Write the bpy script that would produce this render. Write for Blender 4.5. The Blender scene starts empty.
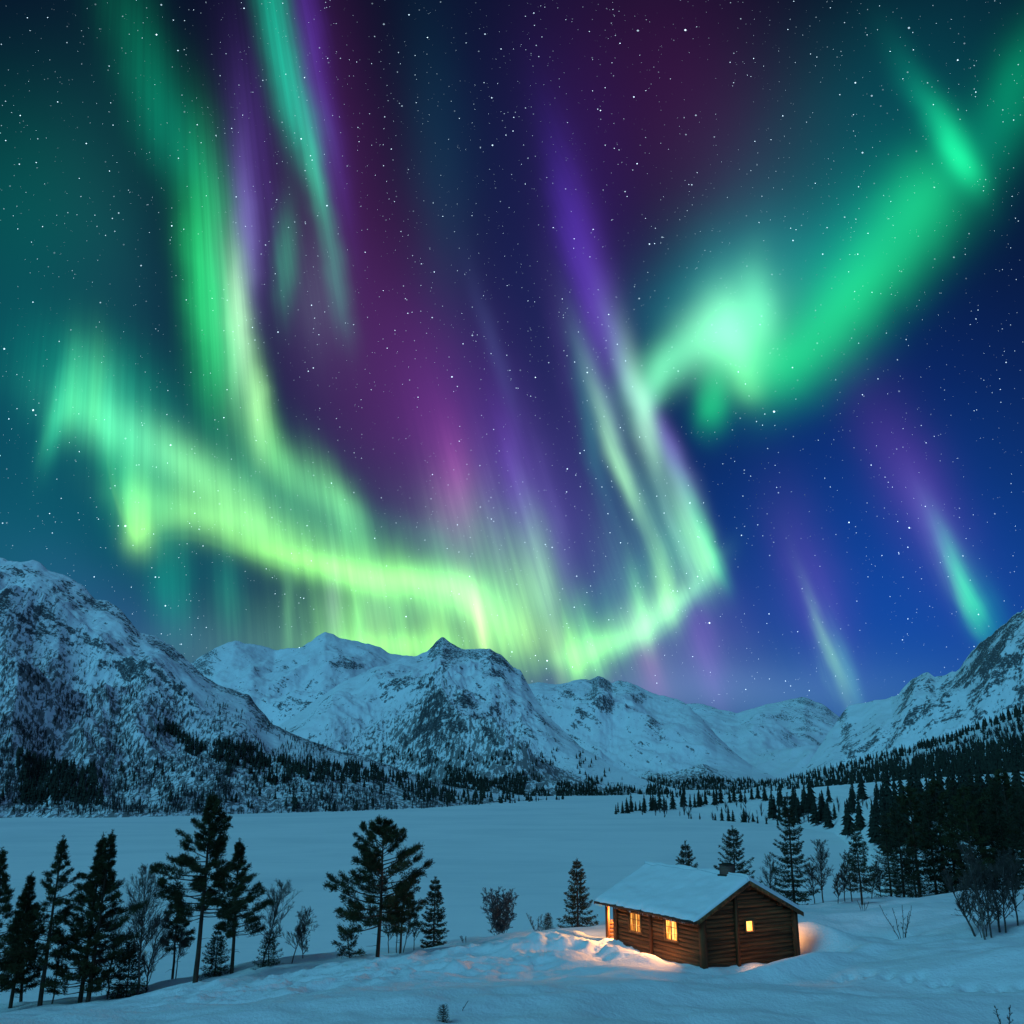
import bpy, math, random
import numpy as np
from mathutils import Vector, Matrix

scene = bpy.context.scene
COL = scene.collection
R = math.radians

# ------------------------------------------------------------------ camera
FPX, PITCH, CAM_H = 950.0, R(15.5), 9.0
cam = bpy.data.objects.new('camera', bpy.data.cameras.new('camera'))
COL.objects.link(cam)
cam.location = (0, 0, CAM_H)
cam.rotation_euler = (R(90) + PITCH, 0, 0)
cam.data.sensor_width = 36
cam.data.lens = 36 * FPX / 1024
cam.data.clip_start = 0.5
cam.data.clip_end = 200000
scene.camera = cam
scene.render.resolution_x = scene.render.resolution_y = 1024
scene.view_settings.view_transform = 'Standard'
scene.view_settings.look = 'None'
scene.view_settings.gamma = 1
scene.view_settings.exposure = 0
scene.cycles.transparent_max_bounces = 40
scene.cycles.max_bounces = 5
scene.cycles.diffuse_bounces = 3
scene.cycles.sample_clamp_indirect = 2.0

_Rt = np.array([1.0, 0, 0])
_Fw = np.array([0, math.cos(PITCH), math.sin(PITCH)])
_Up = np.array([0, -math.sin(PITCH), math.cos(PITCH)])


def direction(px, py):
    """Compass direction that the survey position sees at a given bearing."""
    return _Rt * (px - 512) / FPX + _Up * (512 - py) / FPX + _Fw


def unit(v):
    return v / np.linalg.norm(v)


def on_depth(px, py, y):
    d = direction(px, py)
    return np.array([0, 0, CAM_H]) + d * (y / d[1])


# ------------------------------------------------------------------ node helpers
class NT:
    def __init__(self, tree):
        self.t = tree
        self.n = tree.nodes
        self.l = tree.links

    def node(self, kind, **kw):
        n = self.n.new(kind)
        for k, v in kw.items():
            setattr(n, k, v)
        return n

    def put(self, sock, v):
        if isinstance(v, bpy.types.NodeSocket):
            self.l.new(v, sock)
        elif v is not None:
            sock.default_value = v

    def math(self, op, a, b=None, c=None, clamp=False):
        n = self.node('ShaderNodeMath', operation=op)
        n.use_clamp = clamp
        self.put(n.inputs[0], a)
        self.put(n.inputs[1], b)
        self.put(n.inputs[2], c)
        return n.outputs[0]

    def vmath(self, op, a, b=None, c=None, out=0):
        n = self.node('ShaderNodeVectorMath', operation=op)
        self.put(n.inputs[0], a)
        self.put(n.inputs[1], b)
        self.put(n.inputs[2], c)
        return n.outputs['Value'] if op in ('DOT_PRODUCT', 'LENGTH') else n.outputs[0]

    def noise(self, vec, scale, detail=2, rough=0.5, dims='3D', dist=0.0):
        n = self.node('ShaderNodeTexNoise', noise_dimensions=dims)
        self.put(n.inputs['Vector'], vec)
        n.inputs['Scale'].default_value = scale
        n.inputs['Detail'].default_value = detail
        n.inputs['Roughness'].default_value = rough
        n.inputs['Distortion'].default_value = dist
        return n.outputs['Fac']

    def ramp(self, fac, stops, interp='LINEAR'):
        n = self.node('ShaderNodeValToRGB')
        cr = n.color_ramp
        cr.interpolation = interp
        while len(cr.elements) < len(stops):
            cr.elements.new(0.5)
        for e, (p, c) in zip(cr.elements, stops):
            e.position = p
            e.color = (*c, 1) if len(c) == 3 else c
        self.put(n.inputs[0], fac)
        return n.outputs[0]

    def mix(self, fac, a, b):
        n = self.node('ShaderNodeMix', data_type='RGBA')
        self.put(n.inputs[0], fac)
        self.put(n.inputs[6], a if isinstance(a, bpy.types.NodeSocket) else (*a, 1))
        self.put(n.inputs[7], b if isinstance(b, bpy.types.NodeSocket) else (*b, 1))
        return n.outputs[2]

    def maprange(self, v, a, b, c=0.0, d=1.0, smooth=True):
        n = self.node('ShaderNodeMapRange')
        n.interpolation_type = 'SMOOTHSTEP' if smooth else 'LINEAR'
        n.clamp = True if not smooth else n.clamp
        for i, q in enumerate((v, a, b, c, d)):
            self.put(n.inputs[i], q)
        return n.outputs[0]


def new_mat(name):
    m = bpy.data.materials.new(name)
    m.use_nodes = True
    nt = NT(m.node_tree)
    nt.n.clear()
    out = nt.node('ShaderNodeOutputMaterial')
    return m, nt, out


# ------------------------------------------------------------------ sky (world)
world = bpy.data.worlds.new('World')
scene.world = world
world.use_nodes = True
W = NT(world.node_tree)
W.n.clear()
w_out = W.node('ShaderNodeOutputWorld')
w_bg = W.node('ShaderNodeBackground')
geo = W.node('ShaderNodeTexCoord')
d0 = geo.outputs['Generated']
# gentle warp so that the glows have uneven outlines
nz = W.node('ShaderNodeTexNoise')
W.put(nz.inputs['Vector'], d0)
nz.inputs['Scale'].default_value = 9.0
nz.inputs['Detail'].default_value = 3
wv = W.vmath('SUBTRACT', nz.outputs['Color'], (0.5, 0.5, 0.5))
D = W.vmath('NORMALIZE', W.vmath('MULTIPLY_ADD', wv, (0.022, 0.022, 0.022), d0))
sep = W.node('ShaderNodeSeparateXYZ')
W.put(sep.inputs[0], d0)
el = W.math('ARCSINE', sep.outputs[2])
# night gradient over elevation: brighter blue low, near black high
SKY_STOPS = [(0.0, (0.011, 0.052, 0.115)), (0.12, (0.007, 0.042, 0.115)), (0.30, (0.004, 0.025, 0.085)),
             (0.50, (0.003, 0.012, 0.052)), (0.75, (0.002, 0.006, 0.026)), (1.0, (0.002, 0.005, 0.020))]
acc = W.ramp(W.math('DIVIDE', el, 0.75), SKY_STOPS)


def lobe(px, py, lean, s_long, s_short, col, k=1.0, foot=1.0):
    """One soft patch of glow: bearing, lean of its long axis from the vertical, half sizes, colour.
    foot > 1 makes the lower end that many times sharper than the upper one."""
    global acc
    s_long, s_short = s_long * WIDEN[0], s_short * WIDEN[1]
    c = unit(direction(px, py))
    t = R(lean)
    ax = np.array([-math.sin(t), -math.cos(t)])        # upwards, tipped to the left for lean > 0
    bx = np.array([math.cos(t), -math.sin(t)])
    a = unit(direction(px + ax[0] * 20, py + ax[1] * 20)) - c
    b = unit(direction(px + bx[0] * 20, py + bx[1] * 20)) - c
    a, b = (a - c * (a @ c)) / 20 * s_long, (b - c * (b @ c)) / 20 * s_short
    gm = np.linalg.inv(np.array([[a @ a, a @ b], [a @ b, b @ b]]))     # the two axes are not square to each other off centre
    a, b = gm[0, 0] * a + gm[0, 1] * b, gm[1, 0] * a + gm[1, 1] * b
    x = W.vmath('DOT_PRODUCT', D, tuple(a))
    y = W.vmath('DOT_PRODUCT', D, tuple(b))
    if foot != 1.0:
        x = W.math('MAXIMUM', x, W.math('MULTIPLY', x, -foot))
    q = W.math('MULTIPLY_ADD', x, x, W.math('MULTIPLY', y, y))
    q = W.math('MULTIPLY_ADD', W.math('LESS_THAN', W.vmath('DOT_PRODUCT', D, tuple(c)), 0.0), 60.0, q)
    g = W.math('EXPONENT', W.math('MULTIPLY', q, -1.0))
    comb = W.node('ShaderNodeVectorMath', operation='SCALE')
    comb.inputs[0].default_value = tuple(v * k for v in col)
    W.put(comb.inputs['Scale'], g)
    acc = W.vmath('ADD', comb.outputs[0], acc)


WIDEN = [1.0, 1.0]
G1 = (0.01, 0.46, 0.11)       # emerald
G2 = (0.08, 0.55, 0.18)
L1 = (0.20, 0.78, 0.18)      # lime
L2 = (0.25, 0.82, 0.14)
P1 = (0.26, 0.75, 0.34)      # pale core
TG = (0.0, 0.36, 0.22)
V1 = (0.06, 0.018, 0.22)
for args in [
    # wide tints of the night sky
    (900, 640, 0, 150, 260, (0.001, 0.030, 0.24), 1.0), (860, 450, 0, 160, 220, (0.0, 0.010, 0.09), 1.0), (760, 700, 90, 200, 40, (0.03, 0.09, 0.10), 0.8),
    (10, 380, 0, 200, 110, (0.0, 0.055, 0.055), 0.9), (40, 570, 0, 100, 160, (0.0, 0.060, 0.055), 0.9), (20, 200, 0, 110, 110, (0.0, 0.060, 0.035), 0.8),
    (120, 620, 60, 120, 40, (0.015, 0.02, 0.10), 0.7),
    (390, 380, 14, 210, 75, (0.064, 0.008, 0.066), 0.95), (330, 80, 8, 150, 40, (0.030, 0.003, 0.035), 0.7), (690, 120, 20, 170, 95, (0.042, 0.003, 0.040), 0.75),
    (590, 190, 12, 170, 55, (0.02, 0.003, 0.06), 0.8), (470, 440, 10, 130, 70, (0.035, 0.01, 0.10), 1.0),
    (440, 180, 5, 150, 34, (0.0, 0.035, 0.055), 0.6), (495, 350, 16, 70, 9, (0.03, 0.05, 0.12), 0.45),
    (860, 130, -50, 170, 90, (0.0, 0.062, 0.070), 0.9), (560, 540, 10, 110, 60, (0.05, 0.025, 0.14), 0.95),
    (690, 645, 8, 60, 60, (0.07, 0.035, 0.14), 0.8), (660, 690, 90, 150, 26, (0.06, 0.07, 0.11), 0.8), (120, 260, 10, 170, 60, (0.004, 0.035, 0.035), 0.8), (300, 300, 8, 160, 60, (0.025, 0.012, 0.05), 0.8), (520, 250, 10, 200, 60, (0.006, 0.008, 0.05), 0.8),
]:
    lobe(*args)
base_sky = acc
WIDEN = [1.04, 1.14]
acc = None
zero = W.node('ShaderNodeCombineXYZ')
acc = zero.outputs[0]
for args in [
    # narrow streak hanging from the top
    (275, 25, 10, 90, 13, TG, 0.95), (296, 110, 15, 55, 14, TG, 0.75), (314, 172, 12, 44, 7, (0.01, 0.42, 0.20), 0.75), (330, 245, 14, 60, 9, (0.02, 0.22, 0.13), 0.6), (340, 300, 10, 45, 9, (0.02, 0.14, 0.10), 0.5),
    (308, 30, 8, 110, 13, V1, 0.8), (328, 150, 12, 90, 13, V1, 0.45), (250, 160, 6, 100, 20, (0.05, 0.02, 0.15), 0.8), (285, 262, -2, 46, 10, (0.01, 0.25, 0.11), 0.75), (316, 300, 5, 55, 20, (0.05, 0.09, 0.09), 0.5),
    # tall left column
    (140, 50, 18, 90, 24, (0.0, 0.10, 0.045), 0.9), (178, 140, 28, 70, 24, (0.0, 0.15, 0.08), 0.9), (204, 260, 3, 90, 17, G1, 0.95), (213, 340, 0, 80, 15, G1, 0.6), (224, 270, 4, 80, 14, (0.06, 0.30, 0.16), 0.6),
    (246, 235, 4, 70, 10, (0.16, 0.12, 0.40), 0.7), (239, 318, 3, 60, 9, (0.42, 0.75, 0.42), 0.85), (232, 350, 0, 50, 6, P1, 0.35), (236, 380, 14, 75, 20, G2, 0.42),
    (256, 405, 6, 42, 9, (0.38, 0.80, 0.30), 0.85), (268, 430, 14, 40, 9, L1, 0.25), (278, 458, 42, 42, 15, (0.14, 0.52, 0.15), 0.7), (312, 490, 52, 45, 18, (0.10, 0.45, 0.16), 0.6), (338, 500, 28, 44, 13, (0.16, 0.60, 0.18), 0.7),
    # far left wing
    (52, 425, -14, 46, 9, (0.03, 0.45, 0.20), 0.6, 1.3), (71, 402, -5, 46, 10, (0.10, 0.60, 0.20), 0.65, 1.6), (94, 405, -3, 48, 9, (0.12, 0.58, 0.16), 0.6, 1.6), (95, 385, 70, 70, 36, (0.0, 0.28, 0.15), 0.6), (112, 425, 0, 46, 10, (0.08, 0.42, 0.16), 0.5, 1.5), (120, 410, 40, 60, 26, (0.03, 0.26, 0.12), 0.6),
    # body of the low band
    (140, 445, 58, 54, 22, (0.08, 0.38, 0.18), 0.7), (192, 470, 52, 55, 18, (0.20, 0.60, 0.20), 0.65), (150, 500, 30, 50, 24, (0.06, 0.45, 0.16), 0.6), (232, 502, 50, 55, 22, (0.22, 0.62, 0.18), 0.6), (250, 480, 55, 60, 18, (0.03, 0.30, 0.14), 0.3),
    (140, 528, 6, 40, 13, (0.34, 0.80, 0.15), 0.85, 1.8), (124, 485, 14, 50, 18, (0.0, 0.40, 0.13), 0.5), (100, 425, 62, 56, 20, (0.05, 0.36, 0.16), 0.5), (205, 518, 74, 60, 14, (0.20, 0.62, 0.18), 0.65), (290, 548, 66, 75, 20, (0.24, 0.66, 0.15), 0.65), (300, 562, 76, 70, 10, L2, 0.6), (368, 576, 84, 62, 13, L2, 0.75),
    (340, 545, 60, 70, 24, (0.10, 0.42, 0.15), 0.5), (412, 582, 76, 48, 16, L2, 0.6), (448, 590, 66, 40, 18, L1, 0.75), (474, 606, 20, 38, 10, (0.48, 0.90, 0.30), 0.6, 1.4), (483, 632, 8, 34, 5, (0.55, 0.8, 0.25), 0.6), (496, 618, 20, 40, 18, L1, 0.4),
    # glow behind the central peaks
    (345, 640, 0, 40, 22, L2, 0.45), (400, 648, 90, 60, 13, L2, 0.85), (440, 640, 0, 30, 16, L2, 0.4), (362, 625, 2, 44, 6, L1, 0.35), (402, 618, 2, 44, 7, L1, 0.3), (378, 612, 0, 40, 16, (0.12, 0.30, 0.12), 0.6), (286, 612, 2, 56, 5, (0.10, 0.32, 0.12), 0.5), (335, 606, 2, 45, 8, (0.16, 0.12, 0.22), 0.5),
    (430, 655, 90, 190, 26, (0.12, 0.26, 0.08), 0.6), (250, 650, 90, 120, 30, (0.03, 0.10, 0.10), 0.6), (172, 590, 5, 40, 18, (0.0, 0.22, 0.12), 0.7), (226, 592, 5, 40, 12, (0.01, 0.20, 0.11), 0.6),
    (400, 612, 90, 110, 26, (0.11, 0.32, 0.09), 0.8), (300, 510, 60, 150, 46, (0.01, 0.08, 0.05), 0.6), (110, 430, 40, 110, 60, (0.0, 0.08, 0.05), 0.6),
    # haze and rays over the middle
    (462, 548, 6, 60, 36, (0.12, 0.34, 0.18), 0.6), (540, 590, 10, 54, 20, (0.26, 0.66, 0.20), 0.75, 1.5), (505, 600, 10, 60, 20, (0.20, 0.55, 0.15), 0.65), (525, 632, 70, 54, 18, (0.24, 0.50, 0.09), 0.6), (545, 575, 14, 80, 8, (0.12, 0.25, 0.16), 0.5),
    (455, 482, 6, 50, 17, (0.26, 0.04, 0.20), 0.6), (440, 450, 8, 90, 26, (0.08, 0.008, 0.07), 0.6), (516, 478, 12, 70, 14, (0.09, 0.03, 0.26), 0.7), (490, 500, 10, 70, 10, (0.10, 0.04, 0.20), 0.4), (555, 520, 14, 90, 10, (0.06, 0.04, 0.16), 0.5),
    # right loop
    (576, 662, 8, 40, 8, L2, 0.9, 2.0), (592, 650, 10, 44, 10, L1, 0.6, 1.6), (604, 645, -74, 40, 10, L1, 0.75), (560, 655, 6, 40, 6, (0.25, 0.5, 0.15), 0.4), (640, 622, -60, 38, 16, (0.18, 0.50, 0.20), 0.65), (630, 590, 10, 70, 26, (0.07, 0.20, 0.16), 0.6),
    (646, 622, 14, 44, 6, L1, 0.5, 2.0), (668, 600, 14, 64, 8, (0.30, 0.75, 0.22), 0.8, 2.6), (655, 622, -52, 46, 10, (0.18, 0.55, 0.2), 0.6), (690, 594, -40, 40, 9, (0.12, 0.5, 0.2), 0.5), (690, 560, 24, 54, 14, (0.20, 0.56, 0.28), 0.65, 1.6), (704, 556, 22, 56, 10, (0.26, 0.82, 0.26), 0.8, 2.4), (713, 556, 22, 60, 6, (0.0, 0.60, 0.15), 0.5, 2.4),
    (684, 498, 22, 56, 11, (0.20, 0.36, 0.34), 0.65), (670, 448, 24, 44, 9, (0.14, 0.06, 0.36), 0.75), (655, 530, 18, 70, 18, (0.06, 0.20, 0.18), 0.5), (672, 520, 20, 60, 5, (0.12, 0.25, 0.2), 0.4),
    # tall rays above the loop
    (626, 478, 20, 74, 7, (0.34, 0.80, 0.30), 0.75, 2.0), (610, 425, 20, 74, 10, (0.18, 0.32, 0.36), 0.5), (592, 430, 12, 80, 9, (0.02, 0.14, 0.13), 0.7), (641, 412, 14, 62, 10, (0.32, 0.64, 0.40), 0.75, 1.3), (652, 440, 12, 40, 8, (0.2, 0.45, 0.25), 0.5), (622, 370, 18, 60, 8, (0.14, 0.22, 0.30), 0.5),
    (586, 275, 12, 95, 18, V1, 0.9), (604, 335, 14, 60, 20, (0.08, 0.03, 0.20), 0.6), (570, 230, 12, 90, 14, (0.02, 0.008, 0.16), 0.6), (562, 350, 10, 80, 12, (0.05, 0.02, 0.12), 0.4),
    # green cloud and the arm to the upper right
    (716, 334, -30, 36, 28, (0.22, 0.66, 0.32), 0.8), (740, 312, -40, 48, 34, (0.12, 0.48, 0.20), 0.7), (742, 345, 20, 34, 18, (0.10, 0.45, 0.18), 0.6), (762, 308, 4, 40, 15, (0.10, 0.50, 0.22), 0.75), (738, 330, 20, 40, 22, (0.10, 0.40, 0.18), 0.5), (674, 362, -52, 48, 18, (0.13, 0.62, 0.27), 0.9), (654, 388, -28, 32, 11, (0.14, 0.55, 0.28), 0.7), (735, 362, 10, 26, 22, (0.08, 0.42, 0.16), 0.5), (744, 385, 15, 40, 13, (0.14, 0.55, 0.17), 0.6, 2.0),
    (712, 408, -4, 42, 13, G1, 0.9, 1.8), (800, 352, -48, 62, 32, G1, 0.75), (850, 305, -46, 60, 32, G1, 0.6), (775, 370, -60, 40, 22, G1, 0.5), (720, 285, -50, 90, 48, (0.0, 0.17, 0.18), 0.9), (830, 260, -48, 120, 44, (0.0, 0.14, 0.11), 0.8),
    (880, 262, -42, 64, 32, G1, 0.65), (922, 200, -42, 46, 30, G1, 0.65), (870, 240, -46, 120, 46, (0.0, 0.10, 0.06), 0.8), (960, 158, 28, 50, 12, (0.01, 0.62, 0.20), 1.0, 1.8), (930, 110, 30, 60, 14, (0.0, 0.14, 0.08), 0.8), (1018, 80, -22, 60, 24, (0.0, 0.24, 0.09), 0.7), (975, 150, -40, 70, 30, (0.0, 0.12, 0.06), 0.8),
    # low right: violet pillars with green feet
    (910, 480, 25, 90, 30, (0.10, 0.012, 0.18), 0.5), (935, 540, 25, 60, 14, (0.10, 0.08, 0.22), 0.5), (966, 598, 24, 56, 8, (0.03, 0.62, 0.12), 0.95, 1.7), (980, 606, 24, 46, 14, (0.0, 0.22, 0.08), 0.5),
    (812, 585, 18, 75, 26, (0.10, 0.02, 0.17), 0.5), (830, 655, 18, 60, 6, (0.18, 0.46, 0.12), 0.65, 1.4), (846, 670, 16, 46, 7, (0.06, 0.24, 0.12), 0.6), (650, 660, 12, 44, 12, (0.22, 0.03, 0.14), 0.55), (705, 650, 16, 60, 12, (0.12, 0.03, 0.18), 0.5),
]:
    lobe(*args)
# fine rays: brightness varies quickly across the fall of the light and slowly along it
_c = unit(direction(149, -780))                 # the rays run together towards this point high overhead
_l = unit(direction(500, 400))
_l = unit(_l - _c * (_l @ _c))
_x = np.cross(_l, _c)
cvr = W.node('ShaderNodeCombineXYZ')
W.put(cvr.inputs[0], W.math('MULTIPLY', W.math('ARCTAN2', W.vmath('DOT_PRODUCT', d0, tuple(_x)), W.vmath('DOT_PRODUCT', d0, tuple(_l))), 105.0))
W.put(cvr.inputs[1], W.math('MULTIPLY', W.vmath('DOT_PRODUCT', d0, tuple(_c)), 4.0))
ray = W.noise(cvr.outputs[0], 1.0, 3, 0.62)
rayk = W.maprange(W.vmath('DOT_PRODUCT', d0, tuple(unit(direction(860, 270)))), math.cos(R(12)), math.cos(R(21)))   # the arm at the upper right is smooth
rayf = W.math('MULTIPLY_ADD', W.math('MULTIPLY', W.maprange(ray, 0.28, 0.74, -1.0, 1.0), 0.14), rayk, 1.0)
scl = W.node('ShaderNodeVectorMath', operation='SCALE')
W.put(scl.inputs[0], acc)
W.put(scl.inputs['Scale'], rayf)
acc = W.vmath('ADD', scl.outputs[0], base_sky)
# added glow in the unseen sky lights the snow: green-blue behind, violet at right
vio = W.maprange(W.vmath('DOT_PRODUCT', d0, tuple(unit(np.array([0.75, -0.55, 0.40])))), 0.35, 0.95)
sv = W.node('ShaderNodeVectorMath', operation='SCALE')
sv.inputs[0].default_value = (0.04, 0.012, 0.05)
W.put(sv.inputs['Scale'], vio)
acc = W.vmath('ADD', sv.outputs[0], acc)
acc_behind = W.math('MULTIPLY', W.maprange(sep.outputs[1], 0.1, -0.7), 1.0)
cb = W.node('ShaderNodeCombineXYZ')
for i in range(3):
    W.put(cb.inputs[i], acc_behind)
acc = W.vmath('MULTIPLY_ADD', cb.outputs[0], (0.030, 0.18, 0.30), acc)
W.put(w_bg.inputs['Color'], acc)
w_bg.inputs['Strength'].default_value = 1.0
world.cycles.sampling_method = 'NONE'
W.put(w_out.inputs[0], w_bg.outputs[0])

# ------------------------------------------------------------------ moon, high behind the viewer's left shoulder
moon = bpy.data.objects.new('moon', bpy.data.lights.new('moon', 'SUN'))
COL.objects.link(moon)
moon.data.energy = 1.15
moon.data.angle = R(26)
moon.data.color = (0.18, 0.71, 1.0)
moon.rotation_euler = (R(49), 0, R(-52))


# ------------------------------------------------------------------ object helpers
def tag(o, label=None, cat=None, group=None, kind=None):
    if label:
        o['label'] = label
    if cat:
        o['category'] = cat
    if group:
        o['group'] = group
    if kind:
        o['kind'] = kind
    return o


def empty(name, loc, rz=0.0, scale=1.0):
    o = bpy.data.objects.new(name, None)
    o.empty_display_size = 0.3
    o.location = loc
    o.rotation_euler = (0, 0, rz)
    o.scale = (scale,) * 3 if not hasattr(scale, '__len__') else scale
    COL.objects.link(o)
    return o


def mesh_np(name, V, faces, smooth=False):
    """faces: list of integer arrays (n,3) or (n,4)."""
    me = bpy.data.meshes.new(name)
    V = np.asarray(V, dtype=np.float32).reshape(-1, 3)
    if not isinstance(faces, (list, tuple)):
        faces = [faces]
    faces = [np.asarray(f, dtype=np.int32) for f in faces if len(f)]
    idx = np.concatenate([f.ravel() for f in faces])
    tot = np.concatenate([np.full(len(f), f.shape[1], dtype=np.int32) for f in faces])
    st = np.concatenate([[0], np.cumsum(tot)[:-1]]).astype(np.int32)
    me.vertices.add(len(V))
    me.vertices.foreach_set('co', V.ravel())
    me.loops.add(len(idx))
    me.loops.foreach_set('vertex_index', idx)
    me.polygons.add(len(tot))
    me.polygons.foreach_set('loop_start', st)
    me.update(calc_edges=True)
    me.validate()
    if smooth:
        me.polygons.foreach_set('use_smooth', np.ones(len(me.polygons), dtype=bool))
    return me


def link(name, me, mat, parent=None, loc=(0, 0, 0)):
    o = bpy.data.objects.new(name, me)
    if mat is not None and not me.materials:
        me.materials.append(mat)
    COL.objects.link(o)
    o.location = loc
    if parent is not None:
        o.parent = parent
    return o


def float_attr(me, name, vals):
    a = me.attributes.new(name, 'FLOAT', 'POINT')
    a.data.foreach_set('value', np.asarray(vals, dtype=np.float32).ravel())


def grid_faces(nu, nv):
    i = np.arange(nu - 1)[:, None] * nv + np.arange(nv - 1)[None, :]
    i = i.ravel()
    return np.stack([i, i + nv, i + nv + 1, i + 1], 1)


# ------------------------------------------------------------------ numpy noise
def _hash(ix, iy, seed):
    h = (ix.astype(np.int64) * 374761393 + iy.astype(np.int64) * 668265263 + seed * 1442695041) & 0xFFFFFFFF
    h = ((h ^ (h >> 13)) * 1274126177) & 0xFFFFFFFF
    h = h ^ (h >> 16)
    return h


def perlin(x, y, seed=0):
    ix, iy = np.floor(x), np.floor(y)
    fx, fy = x - ix, y - iy
    ux = fx * fx * fx * (fx * (fx * 6 - 15) + 10)
    uy = fy * fy * fy * (fy * (fy * 6 - 15) + 10)

    def g(ox, oy):
        a = (_hash(ix + ox, iy + oy, seed) & 0xFFFF) * (2 * math.pi / 65536)
        return np.cos(a) * (fx - ox) + np.sin(a) * (fy - oy)
    n0 = g(0, 0) * (1 - ux) + g(1, 0) * ux
    n1 = g(0, 1) * (1 - ux) + g(1, 1) * ux
    return (n0 * (1 - uy) + n1 * uy) * 1.5


def fbm(x, y, octv=5, seed=0, gain=0.5):
    s, a = 0, 1.0
    for i in range(octv):
        s = s + a * perlin(x * 2 ** i + 17.3 * i, y * 2 ** i - 9.1 * i, seed + i)
        a *= gain
    return s


def ridged(x, y, octv=6, seed=0, gain=0.5):
    s, a, w = 0, 1.0, 1.0
    for i in range(octv):
        n = 1 - np.abs(perlin(x * 2 ** i + 31.7 * i, y * 2 ** i + 11.9 * i, seed + i))
        n = n * n
        s = s + a * n * w
        w = np.clip(n * 1.4, 0, 1)
        a *= gain
    return s


def sstep(a, b, x):
    t = np.clip((x - a) / (b - a), 0, 1)
    return t * t * (3 - 2 * t)


def catmull(P, n):
    P = np.asarray(P, float)
    Q = np.vstack([2 * P[0] - P[1], P, 2 * P[-1] - P[-2]])
    k = len(P) - 1
    t = np.linspace(0, k - 1e-6, n)
    i = t.astype(int)
    f = (t - i)[:, None]
    a, b, c, d = Q[i], Q[i + 1], Q[i + 2], Q[i + 3]
    return 0.5 * (2 * b + (c - a) * f + (2 * a - 5 * b + 4 * c - d) * f ** 2 + (3 * b - a - 3 * c + d) * f ** 3)

# ------------------------------------------------------------------ aurora: hanging curtains of light far off
def aurora_mat(name, stops, freq, contrast, seed, strength=1.0):
    m, nt, out = new_mat(name)
    uv = nt.node('ShaderNodeUVMap')
    sp = nt.node('ShaderNodeSeparateXYZ')
    nt.put(sp.inputs[0], uv.outputs[0])
    s, t = sp.outputs[0], sp.outputs[1]
    cv = nt.node('ShaderNodeCombineXYZ')
    nt.put(cv.inputs[0], nt.math('MULTIPLY', s, freq))
    nt.put(cv.inputs[1], nt.math('MULTIPLY', t, 0.5))
    cv.inputs[2].default_value = seed
    rays = nt.noise(cv.outputs[0], 1.0, 3, 0.55)
    cv2 = nt.node('ShaderNodeCombineXYZ')
    nt.put(cv2.inputs[0], nt.math('MULTIPLY', s, freq * 0.35))
    cv2.inputs[1].default_value = seed * 3.1
    big = nt.noise(cv2.outputs[0], 1.0, 2, 0.5)
    # every ray has its own height and its own foot
    hgt = nt.math('MULTIPLY_ADD', big, 1.3, 0.35)
    t2 = nt.math('DIVIDE', nt.math('SUBTRACT', t, nt.math('MULTIPLY', rays, 0.16)), hgt)
    col = nt.ramp(t2, stops, 'B_SPLINE')
    r2 = nt.maprange(rays, 0.5 - 0.22 / contrast, 0.5 + 0.26 / contrast)
    amp = nt.math('MULTIPLY_ADD', r2, 0.75, 0.30)
    at = nt.node('ShaderNodeAttribute', attribute_name='power')
    amp = nt.math('MULTIPLY', amp, at.outputs['Fac'])
    # fade to nothing at the top and the very foot
    amp = nt.math('MULTIPLY', amp, nt.maprange(t, 1.0, 0.7))
    amp = nt.math('MULTIPLY', amp, nt.maprange(t, 0.0, 0.05))
    em = nt.node('ShaderNodeEmission')
    nt.put(em.inputs['Color'], col)
    nt.put(em.inputs['Strength'], nt.math('MULTIPLY', amp, strength))
    tr = nt.node('ShaderNodeBsdfTransparent')
    ad = nt.node('ShaderNodeAddShader')
    nt.put(ad.inputs[0], em.outputs[0])
    nt.put(ad.inputs[1], tr.outputs[0])
    nt.put(out.inputs[0], ad.outputs[0])
    m.cycles.emission_sampling = 'NONE'
    return m


K0 = (0, 0, 0)
RAMP_LOW = [(0.0, K0), (0.10, (0.42, 1.0, 0.14)), (0.22, (0.24, 0.85, 0.12)), (0.45, (0.03, 0.32, 0.10)),
            (0.72, (0.015, 0.08, 0.06)), (1.0, K0)]
RAMP_LIME = [(0.0, K0), (0.12, (0.42, 0.72, 0.10)), (0.30, (0.26, 0.55, 0.08)), (0.6, (0.08, 0.22, 0.08)), (1.0, K0)]
RAMP_MID = [(0.0, K0), (0.14, (0.10, 0.62, 0.16)), (0.30, (0.07, 0.52, 0.16)), (0.55, (0.01, 0.25, 0.11)),
            (0.8, (0.01, 0.07, 0.07)), (1.0, K0)]
RAMP_VIO = [(0.0, K0), (0.10, (0.20, 0.62, 0.20)), (0.24, (0.14, 0.45, 0.20)), (0.45, (0.10, 0.12, 0.24)),
            (0.7, (0.07, 0.02, 0.16)), (1.0, K0)]
RAMP_HIGH = [(0.0, K0), (0.12, (0.02, 0.42, 0.16)), (0.3, (0.015, 0.34, 0.13)), (0.6, (0.0, 0.17, 0.08)),
             (0.85, (0.0, 0.05, 0.04)), (1.0, K0)]


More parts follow.
